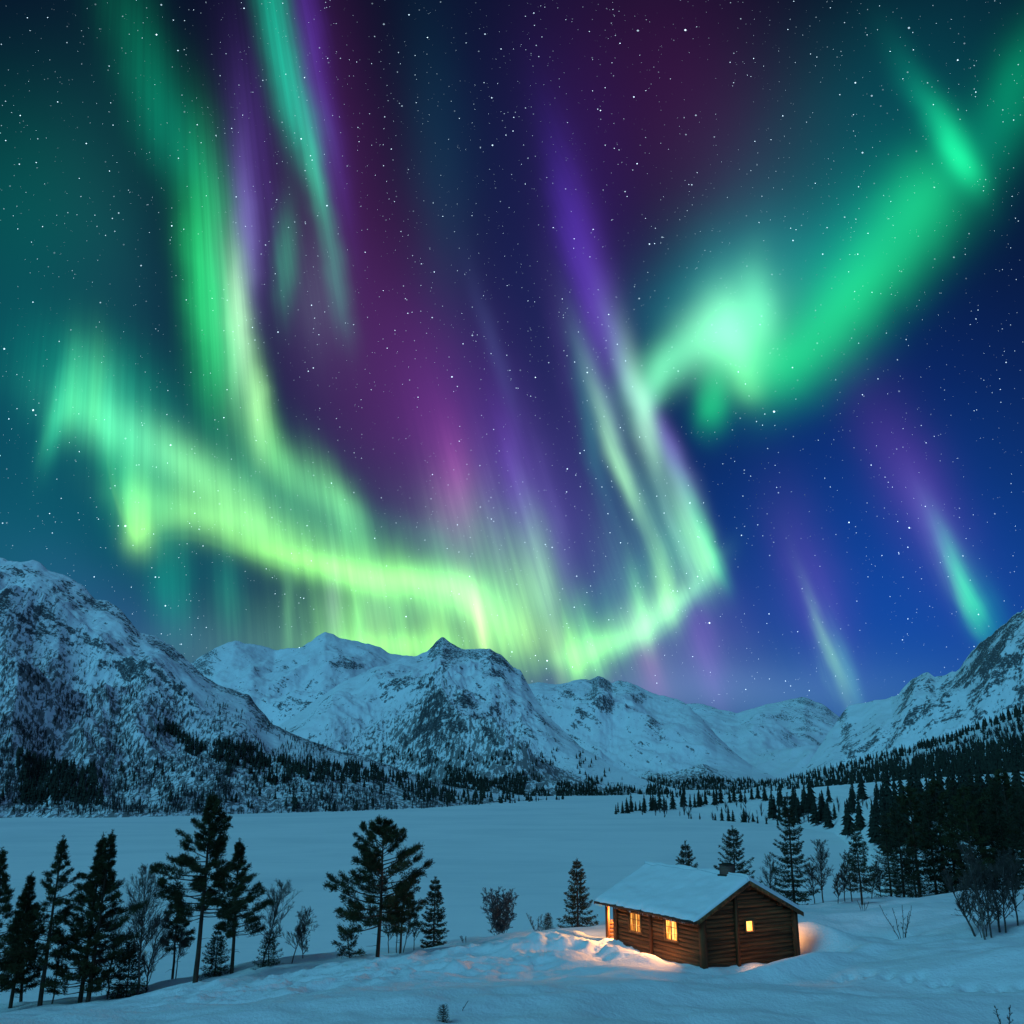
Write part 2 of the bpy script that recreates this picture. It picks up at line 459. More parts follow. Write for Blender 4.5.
def curtain(name, pts, mat, dist=26000.0, n=260, nt_=36):
    """pts: bearing of the foot (2), offset from foot to top of the ray (2), power."""
    P = catmull(pts, n)
    seg = np.linalg.norm(np.diff(P[:, :2], axis=0), axis=1)
    s = np.concatenate([[0], np.cumsum(seg)]) / 100.0
    V, uv = [], []
    for i in range(n):
        for j in range(nt_):
            t = j / (nt_ - 1)
            d = unit(direction(P[i, 0] + P[i, 2] * t, P[i, 1] + P[i, 3] * t))
            V.append(np.array([0, 0, CAM_H]) + d * dist * (1 + 0.05 * math.sin(i * 0.05)))
            uv.append((s[i], t))
    F = grid_faces(n, nt_)
    me = mesh_np(name, V, F, True)
    ul = me.uv_layers.new(name='UVMap')
    uva = np.array(uv, dtype=np.float32)
    li = np.empty(len(me.loops), dtype=np.int32)
    me.loops.foreach_get('vertex_index', li)
    ul.data.foreach_set('uv', uva[li].ravel())
    float_attr(me, 'power', np.repeat(np.clip(P[:, 4], 0, None), nt_))
    o = link('aurora', me, mat)
    return o


AUR = []
A_low = aurora_mat('aurora_green', RAMP_LOW, 3.0, 0.8, 1.0, 0.36)
A_lime = aurora_mat('aurora_lime', RAMP_LIME, 4.2, 2.0, 2.3, 0.42)
A_mid = aurora_mat('aurora_emerald', RAMP_MID, 3.0, 0.9, 4.1, 0.25)
A_vio = aurora_mat('aurora_violet', RAMP_VIO, 4.5, 1.2, 6.7, 0.22)
# main low band sweeping from the left to the middle
AUR.append(('long low green aurora band curling above the left and central mountains', curtain('aurora', [
    (112, 500, -20, -110, 0.0), (122, 530, -18, -120, 0.5), (138, 556, -16, -110, 1.15), (158, 545, -12, -110, 0.8),
    (200, 545, -8, -110, 0.75), (265, 568, -8, -105, 0.9), (325, 582, -8, -100, 0.95), (383, 592, -8, -100, 1.0),
    (435, 603, -6, -95, 1.0), (468, 620, -10, -110, 0.95), (484, 655, -14, -120, 0.9), (494, 690, -14, -120, 0.0)], A_low)))
AUR.append(('green aurora fold at the far left end of the low band', curtain('aurora', [
    (30, 500, 14, -120, 0.0), (40, 470, 18, -120, 0.5), (58, 438, 12, -110, 0.7), (88, 435, 0, -110, 0.75), (118, 468, -8, -110, 0.6),
    (165, 490, -15, -110, 0.45), (230, 510, -15, -110, 0.45), (300, 540, -15, -100, 0.35), (370, 565, -15, -90, 0.0)], A_mid)))
# glow rays standing on the central mountains
AUR.append(('yellow green aurora rays standing behind the central peaks', curtain('aurora', [
    (270, 668, -4, -100, 0.0), (310, 668, -4, -110, 0.10), (345, 668, -4, -110, 0.45), (380, 672, -4, -110, 0.8), (420, 674, -4, -105, 0.95),
    (455, 672, -6, -110, 0.75), (490, 672, -8, -130, 0.65), (530, 676, -10, -130, 0.5), (560, 684, -10, -120, 0.0)], A_lime)))
# right loop
AUR.append(('green aurora loop closing down behind the middle ridge', curtain('aurora', [
    (566, 660, -14, -120, 0.0), (576, 690, -14, -120, 0.85), (592, 676, -12, -110, 1.0), (622, 660, -12, -110, 0.8), (655, 645, -12, -110, 0.8),
    (688, 618, -14, -120, 0.85), (708, 592, -16, -130, 0.5), (722, 572, -18, -130, 0.0)], A_low)))
# small pillars at the right
AUR.append(('lone violet topped aurora pillar low at the right', curtain('aurora', [
    (940, 610, -60, -170, 0.0), (958, 622, -64, -190, 0.45), (974, 642, -72, -210, 1.0), (988, 640, -72, -210, 0.35), (1002, 632, -66, -190, 0.0)], A_vio)))
AUR.append(('small faint aurora pillar above the valley head', curtain('aurora', [
    (818, 690, -36, -130, 0.0), (832, 708, -38, -150, 0.55), (842, 720, -40, -160, 0.6), (856, 708, -40, -150, 0.25), (866, 690, -36, -140, 0.0)], A_vio)))
for lab, o in AUR:
    tag(o, lab, 'aurora', 'aurora curtains in the night sky', 'stuff')

# stars: one far shell of tiny glowing points
def build_stars():
    rg = np.random.default_rng(5)
    n = 9000
    az = rg.uniform(-0.62, 0.62, n)
    elv = rg.uniform(R(3), R(48), n)
    size = 11 + 22 * rg.random(n) ** 3 + 45 * (rg.random(n) ** 20)
    Rd = 60000.0
    V, F, B = [], [], []
    base = np.array([(1, 0, 0), (-1, 0, 0), (0, 1, 0), (0, -1, 0), (0, 0, 1), (0, 0, -1)], float)
    fc = np.array([(0, 2, 4), (2, 1, 4), (1, 3, 4), (3, 0, 4), (2, 0, 5), (1, 2, 5), (3, 1, 5), (0, 3, 5)])
    for i in range(n):
        c = Rd * np.array([math.sin(az[i]) * math.cos(elv[i]), math.cos(az[i]) * math.cos(elv[i]), math.sin(elv[i])])
        V.append(base * size[i] + c)
        F.append(fc + 6 * i)
        B += [0.08 + 1.3 * rg.random() ** 3.2] * 6
    me = mesh_np('stars', np.concatenate(V), np.concatenate(F))
    float_attr(me, 'power', B)
    m, nt, out = new_mat('starlight')
    em = nt.node('ShaderNodeEmission')
    at = nt.node('ShaderNodeAttribute', attribute_name='power')
    em.inputs['Color'].default_value = (0.62, 0.85, 1.0, 1)
    nt.put(em.inputs['Strength'], at.outputs['Fac'])
    tr = nt.node('ShaderNodeBsdfTransparent')
    ad = nt.node('ShaderNodeAddShader')
    nt.put(ad.inputs[0], em.outputs[0])
    nt.put(ad.inputs[1], tr.outputs[0])
    nt.put(out.inputs[0], ad.outputs[0])
    m.cycles.emission_sampling = 'NONE'
    tag(link('stars', me, m), 'scattered white stars over the whole night sky', 'stars', None, 'stuff')


build_stars()

# ------------------------------------------------------------------ land materials
def snow_mat(name, tint=(0.80, 0.84, 0.88), fine=1.2, bump=0.15, coarse=7.0, drift=False):
    m, nt, out = new_mat(name)
    tc = nt.node('ShaderNodeTexCoord')
    v = tc.outputs['Object']
    b = nt.node('ShaderNodeBsdfPrincipled')
    n1 = nt.noise(v, 0.35, 4, 0.55)
    nt.put(b.inputs['Base Color'], nt.mix(n1, tuple(c * 0.90 for c in tint), tint))
    if drift:
        # wind-packed bands and greyer crust on the lake
        w1 = nt.noise(nt.vmath('MULTIPLY', v, (0.010, 0.016, 1)), 1.0, 6, 0.62, dist=0.8)
        w2 = nt.noise(nt.vmath('MULTIPLY', v, (0.05, 0.22, 1)), 1.0, 4, 0.6)
        cr = nt.mix(nt.maprange(nt.math('ADD', nt.math('MULTIPLY', w1, 0.75), nt.math('MULTIPLY', w2, 0.25)), 0.36, 0.60), (0.76, 0.81, 0.85), tint)
        nt.put(b.inputs['Base Color'], cr)
    b.inputs['Roughness'].default_value = 0.75
    b.inputs['Specular IOR Level'].default_value = 0.25
    h = nt.math('MULTIPLY_ADD', nt.noise(v, coarse, 5, 0.6), 0.5, nt.math('MULTIPLY', nt.noise(v, fine, 5, 0.55), 1.0))
    bp = nt.node('ShaderNodeBump')
    bp.inputs['Strength'].default_value = 0.8
    bp.inputs['Distance'].default_value = bump
    nt.put(bp.inputs['Height'], h)
    nt.put(b.inputs['Normal'], bp.outputs[0])
    nt.put(out.inputs[0], b.outputs[0])
    return m


def mountain_mat(name, rock_hi=0.80, rock_lo=0.66, veg=0.0, fine=1.0, scale=1.0):
    """Snow on anything that is not steep; rock shows on steep ground; heath and brush speckle the lower slopes."""
    m, nt, out = new_mat(name)
    tc = nt.node('ShaderNodeTexCoord')
    v = tc.outputs['Object']
    b = nt.node('ShaderNodeBsdfPrincipled')
    ge = nt.node('ShaderNodeNewGeometry')
    sp = nt.node('ShaderNodeSeparateXYZ')
    nt.put(sp.inputs[0], ge.outputs['Normal'])
    rk = nt.node('ShaderNodeAttribute', attribute_name='rock').outputs['Fac']
    vg = nt.node('ShaderNodeAttribute', attribute_name='veg').outputs['Fac']
    # stretched noise that follows the fall of the slope
    st = nt.vmath('MULTIPLY', v, (1, 1, 0.35))
    fv = nt.node('ShaderNodeAttribute', attribute_name='fall').outputs['Vector']
    f1 = nt.noise(fv, 0.070 / scale, 6, 0.66, dist=0.5)
    f2 = nt.noise(v, 0.16 / scale, 4, 0.65)
    steep = nt.math('SUBTRACT', 1.0, sp.outputs[2])
    a = nt.math('ADD', nt.math('MULTIPLY', rk, 1.0), nt.math('MULTIPLY', steep, 0.75))
    a = nt.math('ADD', a, nt.math('MULTIPLY', nt.math('SUBTRACT', f1, 0.5), 1.8))
    a = nt.math('ADD', a, nt.math('MULTIPLY', nt.math('SUBTRACT', f2, 0.5), 1.3))
    rmask = nt.maprange(a, rock_lo, rock_hi)
    led = nt.noise(nt.vmath('MULTIPLY', v, (1, 0.6, 2.2)), 0.30 / scale, 4, 0.7)
    rmask = nt.math('MULTIPLY', rmask, nt.maprange(nt.math('SUBTRACT', nt.math('ADD', led, nt.math('MULTIPLY', sp.outputs[2], 0.18)), nt.math('MULTIPLY', a, 0.10)), 0.66, 0.52))
    rock = nt.mix(f2, (0.014, 0.017, 0.022), (0.065, 0.072, 0.085))
    # brush: fine dark speckle
    s1 = nt.noise(nt.vmath('MULTIPLY', v, (1, 0.4, 0.22)), 0.24 / scale, 3, 0.75)
    s2 = nt.noise(v, 0.012 / scale, 3, 0.6)
    vv = nt.math('ADD', vg, nt.math('MULTIPLY', nt.math('SUBTRACT', s2, 0.5), 1.1))
    vmask = nt.math('MULTIPLY', nt.maprange(nt.math('ADD', s1, nt.math('MULTIPLY', nt.math('SUBTRACT', vv, 0.5), 0.18)), 0.50, 0.60),
                    nt.maprange(vv, 0.15, 0.5))
    brush = nt.mix(s1, (0.03, 0.03, 0.03), (0.05, 0.045, 0.04))
    snow = nt.mix(nt.noise(v, 0.01, 4, 0.6), (0.72, 0.76, 0.82), (0.84, 0.87, 0.91))
    c = nt.mix(nt.math('MULTIPLY', vmask, 0.80), snow, brush)
    c = nt.mix(nt.math('MULTIPLY', rmask, 0.93), c, rock)
    nt.put(b.inputs['Base Color'], c)
    b.inputs['Roughness'].default_value = 0.85
    b.inputs['Specular IOR Level'].default_value = 0.2
    bp = nt.node('ShaderNodeBump')
    bp.inputs['Strength'].default_value = 0.75
    bp.inputs['Distance'].default_value = 5.0 * scale
    nt.put(bp.inputs['Height'], nt.math('ADD', nt.noise(fv, 0.03 / scale, 7, 0.62), nt.math('MULTIPLY', rmask, 0.12)))
    nt.put(b.inputs['Normal'], bp.outputs[0])
    nt.put(out.inputs[0], b.outputs[0])
    return m


LAKE_Z = -21.0
M_SNOW = snow_mat('snow')
M_LAKE = snow_mat('lake_snow', tint=(0.87, 0.90, 0.93), fine=0.02, bump=0.35, coarse=0.6, drift=True)

# ------------------------------------------------------------------ near hillside: thin-plate surface through surveyed points
SURVEY = np.array([
    (-30.3, 62, -4.5), (-28, 62, -4.15), (-25.1, 62, -3.85), (-22.3, 62, -3.55), (-18.3, 60, -2.7), (-17.8, 66, -3.0),
    (-15.9, 66, -2.7), (-13.9, 68, -2.5), (-7.6, 58, -1.4), (-6.1, 66, -2.0), (-5, 66, -1.75), (-0.8, 66, -1.1), (0.5, 62, -0.35),
    (4.2, 66, -0.25), (9.4, 50.5, 0), (5.4, 58.4, 0), (14.6, 53.4, 0.1), (10.7, 60.8, 0.1), (14.2, 64, 0.3), (18, 64, 0.5), (21.2, 62, 0.7), (20.7, 55, 0.5),
    (24.3, 64, 1.15), (28.4, 66, 1.25), (23.7, 50, 1.4), (34.2, 68, 1.35), (0, 36, 0.85), (0, 42, 0.6), (-19.5, 40, -0.2), (19.5, 40, 0.2), (9, 42, 0.3),
    (-40, 62, -5.5), (-60, 60, -7), (46, 66, 2.2), (60, 62, 3), (-40, 36, -0.5), (-60, 34, -1), (40, 40, 2), (60, 38, 3),
    (0, 15, 1.5), (-40, 15, 1), (40, 15, 2.5), (0, -20, 3), (-60, -20, 3), (60, -20, 4),
    (-14, 52, -1.6), (-24, 52, -2.6)])


def _tps_fit(P):
    n = len(P)
    d2 = ((P[:, None, :2] - P[None, :, :2]) ** 2).sum(-1)
    K = np.where(d2 > 0, 0.5 * d2 * np.log(d2 + 1e-12), 0) + np.eye(n) * 2.0
    Q = np.hstack([np.ones((n, 1)), P[:, :2]])
    A = np.block([[K, Q], [Q.T, np.zeros((3, 3))]])
    return np.linalg.solve(A, np.concatenate([P[:, 2], np.zeros(3)]))


_TW = _tps_fit(SURVEY)
CREST_X = np.array([-80, -40, -28, -18, -12, -6, 0, 5, 10, 15, 20, 30, 45, 80.])
CREST_Y = np.array([62, 63, 63, 66, 68, 68, 66, 66, 66, 67, 67, 68, 68, 66.])
FALL = np.array([.31, .31, .31, .31, .29, .28, .26, .24, .24, .24, .24, .24, .22, .22])
# cabin frame (needed for the snow banked round it)
CAB = np.array([9.358, 50.563])
CANG = R(27.84)
CU = np.array([math.cos(CANG), math.sin(CANG)])
CV = np.array([-math.sin(CANG), math.cos(CANG)])
CW, CL, C_EAVE, C_RIDGE = 5.87, 8.45, 2.37, 3.80


def ground_z(x, y):
    x = np.asarray(x, float)
    y = np.asarray(y, float)
    sh = x.shape
    xf, yf = x.ravel(), y.ravel()
    cy = np.interp(xf, CREST_X, CREST_Y)
    over = np.clip(yf - cy, 0, None)
    ye = np.minimum(yf, cy)
    z = _TW[-3] + _TW[-2] * xf + _TW[-1] * ye
    for i, p in enumerate(SURVEY):
        d2 = (xf - p[0]) ** 2 + (ye - p[1]) ** 2
        z += _TW[i] * 0.5 * d2 * np.log(d2 + 1e-12)
    f = np.interp(xf, CREST_X, FALL)
    z -= f * (np.sqrt(over ** 2 + 16) - 4)
    # snow heaps and hollows
    a = (xf - CAB[0]) * CU[0] + (yf - CAB[1]) * CU[1]
    b = (xf - CAB[0]) * CV[0] + (yf - CAB[1]) * CV[1]
    g = lambda a0, b0, sa, sb: np.exp(-((a - a0) / sa) ** 2 - ((b - b0) / sb) ** 2)
    z += 0.62 * g(-2.2, 4.2, 0.8, 2.2) + 0.35 * g(-3.0, 7.4, 1.0, 1.2) + 0.40 * g(-5.0, 4.6, 1.4, 1.5) - 0.22 * g(-1.0, 3.4, 0.6, 2.4)
    z += 0.50 * g(-1.4, 10.6, 1.6, 1.0) + 0.35 * g(-4.2, 9.4, 1.6, 0.8)
    z += 1.15 * g(CW + 2.9, 1.6, 1.2, 3.8) + 0.62 * g(4.2, -2.9, 4.2, 0.75) - 0.30 * g(3.0, -1.1, 3.4, 0.8)
    z -= 0.25 * g(-0.5, 1.0, 0.7, 1.5) + 0.12 * g(CW + 0.6, 2.5, 0.7, 3.0)
    z += 0.35 * g(CW + 5.0, -1.0, 1.2, 3.5) - 0.2 * g(CW + 7.2, 0.5, 1.0, 3.5)
    # churned snow by the porch
    ch = np.clip(g(-3.2, 8.0, 3.4, 2.6) + 0.9 * g(-1.8, 4.5, 1.2, 2.2) + 0.6 * g(-6.5, 5, 3.5, 2.5), 0, 1)
    z += ch * (0.30 * ridged(xf / 1.3, yf / 1.3, 4, 3) - 0.26)
    # wind-shaped snow and an old track that runs across the slope
    z += 0.42 * fbm(xf / 10 + 3, yf / 5, 3, 11) + 0.05 * fbm(xf / 1.6, yf / 1.1, 3, 12)
    for y0, k, ph in ((50.5, 0.10, 0.0), (51.9, 0.10, 0.3)):
        tr = y0 + k * xf + 1.2 * np.sin(xf / 9 + ph * 0.1)
        z -= 0.10 * np.exp(-((yf - tr) / 0.35) ** 2) * sstep(4, -3, xf)
    rough = sstep(-26, -12, xf) * sstep(6, -2, xf) * sstep(46, 50, yf) * sstep(64, 57, yf)
    z += rough * (0.30 * ridged(xf / 2.6, yf / 1.8, 4, 23) - 0.26)
    # footprints to the right of the cabin
    fp = np.zeros_like(z)
    for k in range(22):
        fx = 15.0 + 0.42 * k + 0.15 * math.sin(k * 2.1)
        fy = 47.5 - 0.27 * k + (0.22 if k % 2 else -0.2) + 0.5 * math.sin(k * 0.4)
        fp = np.maximum(fp, np.exp(-((xf - fx) / 0.2) ** 2 - ((yf - fy) / 0.3) ** 2))
    z -= 0.32 * fp
    return z.reshape(sh)


def zg(x, y):
    return float(ground_z(np.array([x]), np.array([y]))[0])


def build_ground():
    xs = np.concatenate([np.linspace(-110, -42, 50), np.linspace(-41.7, 41.7, 420), np.linspace(42, 110, 50)])
    ys = np.concatenate([np.linspace(-25, 28, 40), np.linspace(28.3, 74, 330), np.linspace(74.5, 180, 110)])
    X, Y = np.meshgrid(xs, ys, indexing='ij')
    Z = ground_z(X, Y)
    me = mesh_np('snowy_ground', np.stack([X, Y, Z], -1).reshape(-1, 3), grid_faces(len(xs), len(ys)), True)
    tag(link('ground', me, M_SNOW), 'snow covered slope the cabin stands on', None, None, 'structure')


build_ground()

# the frozen lake and the valley bottom: one sheet to the horizon
def build_lake():
    rr = np.concatenate([np.linspace(0, 400, 12), np.geomspace(450, 60000, 60)])
    aa = np.linspace(0, 2 * math.pi, 97)
    A, Q = np.meshgrid(aa, rr, indexing='ij')
    V = np.stack([Q * np.sin(A), Q * np.cos(A), np.full_like(A, LAKE_Z)], -1)
    me = mesh_np('frozen_lake', V.reshape(-1, 3), grid_faces(len(aa), len(rr)), True)
    tag(link('lake', me, M_LAKE), 'frozen snow covered lake in the valley', None, None, 'structure')


build_lake()


# ------------------------------------------------------------------ mountains
class Massif:
    """A mountain: crest (bearing + distance), foot, and a slope between them with spurs and gullies."""

    def __init__(self, label, crest, foot, mat, seed, shape=1.35, spur=0.16, lam=420.0, rock=None, veg=None, na=420, nr=230,
                 crest_rough=0.02, back=0.55, kind_name='mountain', fall=lambda x: 38 + 0 * x, fall_c=512):
        cr = np.array(crest, float)
        fo = np.array(foot, float)
        px = np.linspace(cr[0, 0], cr[-1, 0], na)
        # soften the polygonal crest a little
        cpy = np.interp(px, cr[:, 0], cr[:, 1])
        ker = np.hanning(7); ker /= ker.sum()
        cpy = np.convolve(np.pad(cpy, 3, mode='edge'), ker, 'valid')
        cD = np.interp(px, cr[:, 0], cr[:, 2])
        fD = np.interp(px, fo[:, 0], fo[:, 1])
        fz = np.interp(px, fo[:, 0], fo[:, 2]) if fo.shape[1] > 2 else np.full(na, LAKE_Z - 3)
        az = np.arctan2(px - 512, FPX * math.cos(PITCH))   # approximate bearing of the column
        # exact bearing for the crest pixel
        dirs = np.array([direction(a, b) for a, b in zip(px, cpy)])
        az = np.arctan2(dirs[:, 0], dirs[:, 1])
        el = dirs[:, 2] / np.hypot(dirs[:, 0], dirs[:, 1])
        zc = CAM_H + el * cD
        t = np.concatenate([np.linspace(0, 1, nr), 1 + np.linspace(0, 0.5, 26)[1:] ** 1.0])
        T = t[None, :]
        run = np.maximum(cD - fD, 60)[:, None]
        r = fD[:, None] + T * run
        tt = np.clip(T, 0, 1)
        wob = 0.10 * fbm(px[:, None] / 60 + seed, tt * 1.5 + 0 * px[:, None], 3, seed)
        p = np.clip(tt + wob * tt * (1 - tt) * 2, 0, 1)
        prof = 0.35 * p + 0.65 * p ** shape
        H = (zc - fz)[:, None]
        z = fz[:, None] + H * prof
        X = r * np.sin(az)[:, None]
        Y = r * np.cos(az)[:, None]
        # spurs and gullies that run down the fall line
        wx = X + 0.25 * lam * fbm(X / lam / 1.3, Y / lam / 1.3, 2, seed + 50)
        wy = Y + 0.25 * lam * fbm(X / lam / 1.3 + 9, Y / lam / 1.3, 2, seed + 51)
        rid = ridged(wx / lam, wy / lam, 8, seed, 0.50) - 0.98
        bell = np.clip(np.sin(np.pi * np.clip(tt, 0, 1) ** 0.8), 0, 1) * 0.9 + crest_rough * 3 * sstep(0.6, 1.0, tt)
        amp = np.minimum(H * spur * 1.25, lam * 0.34)
        z = z + rid * amp * bell
        z = z + crest_rough * H * fbm(X / (lam * 0.16), Y / (lam * 0.16), 4, seed + 7) * sstep(0.15, 0.9, tt)
        z = z - np.clip(T - 1, 0, None) * run * back
        z = np.where(T > 1.45, np.minimum(z, LAKE_Z - 30), z)
        self.px, self.az, self.r, self.z, self.t = px, az, r, z, t
        self.X, self.Y, self.nr = X, Y, nr
        dd = np.hypot(X, Y)
        e = (z - CAM_H) / dd
        self.e = e
        # picture height of every grid point, for sowing trees where they grow
        f = Y * math.cos(PITCH) + (z - CAM_H) * math.sin(PITCH)
        u = -Y * math.sin(PITCH) + (z - CAM_H) * math.cos(PITCH)
        self.py = 512 - FPX * u / f
        me = mesh_np('mountain', np.stack([X, Y, z], -1).reshape(-1, 3), grid_faces(na, len(t)), True)
        PXg = np.broadcast_to(px[:, None], z.shape)
        Tg = np.broadcast_to(T, z.shape)
        rk = rock(PXg, self.py, Tg, rid) if rock else np.zeros_like(z)
        fine = ridged(wx / (lam * 0.22), wy / (lam * 0.22), 5, seed + 90, 0.6)
        rk = rk + (0.16 * (fine - 0.95) + 0.10 * (rid + 0.05)) * sstep(0.1, 0.4, Tg)
        vg = veg(PXg, self.py, Tg, rid) if veg else np.zeros_like(z)
        th = np.radians(fall(px))[:, None]
        hx = (np.arctan2(X, Y) - np.arctan2((fall_c - 512) / FPX, 1)) * np.hypot(X, Y).mean()
        wb = 0.10 * lam * fbm(X / lam, Y / lam, 3, seed + 33)
        ac = hx * np.sin(th) + z * np.cos(th) + wb
        al = (hx * np.cos(th) - z * np.sin(th)) * 0.20
        fv = np.stack([ac, al, 0.15 * np.hypot(X, Y)], -1).astype(np.float32)
        at_ = me.attributes.new('fall', 'FLOAT_VECTOR', 'POINT')
        at_.data.foreach_set('vector', fv.ravel())
        float_attr(me, 'rock', rk)
        float_attr(me, 'veg', vg)
        self.ob = tag(link(kind_name, me, mat), label, None, None, 'structure')

    def sow(self, n, dens, rg, win=None):
        """n tries spread evenly over the face as seen; dens(px, py, t) is the chance to keep one."""
        w = win or (self.px[0], self.px[-1], self.py[:, :self.nr].min(), self.py[:, :self.nr].max())
        i = np.clip(((rg.uniform(w[0], w[1], n) - self.px[0]) / (self.px[-1] - self.px[0]) * (len(self.px) - 1)).astype(int), 0, len(self.px) - 2)
        fr = rg.random(n)
        yy = rg.uniform(w[2], w[3], n)
        keep = []
        # front-to-back running minimum gives the visible part of each column
        vis = np.minimum.accumulate(self.py[:, :self.nr], axis=1)
        for k in range(n):
            c = i[k]
            v = vis[c]
            j = int(np.searchsorted(-v, -yy[k]))
            if j <= 0 or j >= self.nr - 1:
                continue
            t = self.t[j]
            if rg.random() > dens(self.px[c] + fr[k], yy[k], t):
                continue
            g = fr[k]
            x = self.X[c, j] * (1 - g) + self.X[c + 1, j] * g
            y = self.Y[c, j] * (1 - g) + self.Y[c + 1, j] * g
            z = self.z[c, j] * (1 - g) + self.z[c + 1, j] * g
            keep.append((x, y, z))
        return np.array(keep).reshape(-1, 3)


MM_NEAR = mountain_mat('mountain_near', 0.84, 0.69, scale=0.9)
MM_RIGHT = mountain_mat('mountain_right', 0.74, 0.59, scale=1.1)
MM_MID = mountain_mat('mountain_mid', 0.63, 0.49, scale=1.5)
MM_FAR = mountain_mat('mountain_far', 0.52, 0.36, scale=2.2)

gs = lambda x, a, s: np.exp(-((x - a) / s) ** 2)

# far valley head
m_far = Massif('distant pale snowy mountain at the head of the valley',
       [(600, 705, 6500), (660, 706, 6400), (693, 704, 6200), (715, 708, 6100), (737, 714, 6000), (750, 709, 6000), (765, 703, 6000),
        (785, 700, 6000), (803, 697, 6000), (823, 704, 6000), (838, 716, 5900), (860, 735, 5700), (890, 760, 5500)],
       [(600, 3400), (760, 3300), (900, 3300)], MM_FAR, 31, 1.15, 0.20, 1100,
       rock=lambda x, y, t, r: 0.10 + 0.25 * gs(x, 803, 28) * sstep(0.4, 0.8, t) - 0.1 * r, veg=None, na=260, nr=170)
# range behind on the left
m_bl = Massif('snowy mountain range behind the left mountain',
       [(150, 690, 3600), (180, 668, 3600), (205, 656, 3600), (235, 640, 3600), (255, 644, 3600), (275, 650, 3600), (300, 647, 3500), (315, 638, 3500),
        (325, 633, 3500), (340, 638, 3500), (360, 643, 3500), (388, 652, 3500), (410, 656, 3500), (430, 662, 3500), (470, 690, 3400)],
       [(150, 2300), (470, 2300)], MM_MID, 12, 1.25, 0.15, 700,
       rock=lambda x, y, t, r: 0.02 + 0.45 * gs(x, 205, 14) * sstep(.6, .95, t) + 0.42 * gs(x, 355, 22) * gs(y, 662, 8) + 0.3 * gs(x, 280, 14) * gs(y, 668, 8),
       na=320, nr=170)
# middle range, right of the central peak
m_mid = Massif('craggy snowy mountain right of the central peak',
       [(480, 700, 3800), (520, 684, 3800), (539, 681, 3800), (557, 684, 3800), (578, 681, 3800), (590, 680, 3800), (598, 675, 3800), (604, 677, 3800), (612, 684, 3800), (620, 682, 3800),
        (632, 684, 3700), (645, 689, 3700), (660, 694, 3650), (676, 698, 3600), (690, 706, 3500), (702, 718, 3400), (716, 735, 3300), (733, 752, 3100), (752, 766, 2900), (775, 777, 2600), (800, 784, 2400)],
       [(480, 2200), (700, 2150), (800, 2150)], MM_MID, 19, 1.35, 0.22, 620,
       rock=lambda x, y, t, r: 0.10 + 0.40 * gs(x, 600, 18) * sstep(.55, .9, t) + 0.15 * sstep(.7, 1, t) + 0.3 * gs(x, 655, 22) * gs(y, 722, 8) + .2 * gs(x, 630, 10) * sstep(.6, .9, t),
       veg=lambda x, y, t, r: sstep(0.42, 0.05, t) * 0.9, na=420, nr=200)
# central peak
m_cen = Massif('central snowy mountain with a pointed rocky peak',
       [(200, 768, 2300), (250, 745, 2350), (280, 725, 2400), (310, 704, 2450), (340, 684, 2500), (375, 668, 2550), (400, 659, 2600), (420, 655, 2650), (428, 652, 2650), (436, 644, 2650), (442, 640, 2650), (450, 644, 2650), (458, 648, 2650),
        (466, 650, 2650), (480, 649, 2620), (490, 649, 2600), (500, 654, 2600), (507, 660, 2550), (514, 668, 2500), (521, 673, 2450), (533, 693, 2350), (546, 712, 2250), (562, 730, 2150), (581, 747, 2050), (605, 762, 1950), (630, 774, 1850), (655, 783, 1800), (685, 791, 1750)],
       [(200, 1250), (420, 1380), (560, 1500), (690, 1600)], MM_MID, 27, 1.45, 0.24, 520,
       rock=lambda x, y, t, r: 0.06 + 0.42 * gs(x, 448, 30) * sstep(.72, .95, t) + 0.38 * gs(x, 500, 26) * sstep(.55, .85, t) + 0.22 * sstep(500, 560, x) * sstep(.3, .6, t) + 0.25 * gs(x, 400, 30) * gs(y, 680, 8),
       veg=lambda x, y, t, r: np.clip(sstep(0.74, 0.25, t) * 1.0 + 0.3 * gs(x, 400, 60) * gs(y, 735, 25), 0, 1), na=560, nr=260, fall=lambda x: -35 + 80 * sstep(395, 470, x), fall_c=440)
# left mountain, nearest
m_left = Massif('large snowy mountain rising from the left lake shore',
       [(-260, 520, 1500), (-120, 535, 1480), (-40, 548, 1450), (0, 556, 1430), (40, 564, 1400), (62, 571, 1390), (80, 584, 1380), (96, 600, 1370), (112, 605, 1360), (130, 622, 1340), (140, 632, 1330), (152, 636, 1320), (165, 643, 1310), (180, 655, 1290),
        (200, 673, 1270), (215, 684, 1260), (235, 690, 1250), (248, 695, 1240), (262, 712, 1220), (272, 724, 1200), (285, 732, 1190), (310, 741, 1180), (340, 751, 1170), (370, 759, 1160), (400, 770, 1160), (425, 779, 1170), (450, 786, 1190), (480, 791, 1220), (520, 795, 1270), (570, 799, 1350)],
       [(-260, 700), (0, 765), (200, 800), (330, 860), (420, 930), (500, 1080), (570, 1290)], MM_NEAR, 41, 1.30, 0.17, 260,
       rock=lambda x, y, t, r: 0.08 + 0.36 * gs(y - 0.5 * x, 560, 22) * sstep(.8, .95, t) + 0.30 * gs(y - (660 + (x - 120) * 0.45), 0, 22) + 0.14 * sstep(.75, 1, t) + 0.35 * sstep(.92, 1, t) * sstep(190, 230, x),
       veg=lambda x, y, t, r: np.clip(sstep(0.88, 0.40, t) + 0.10, 0, 1) * 0.80, na=620, nr=300)
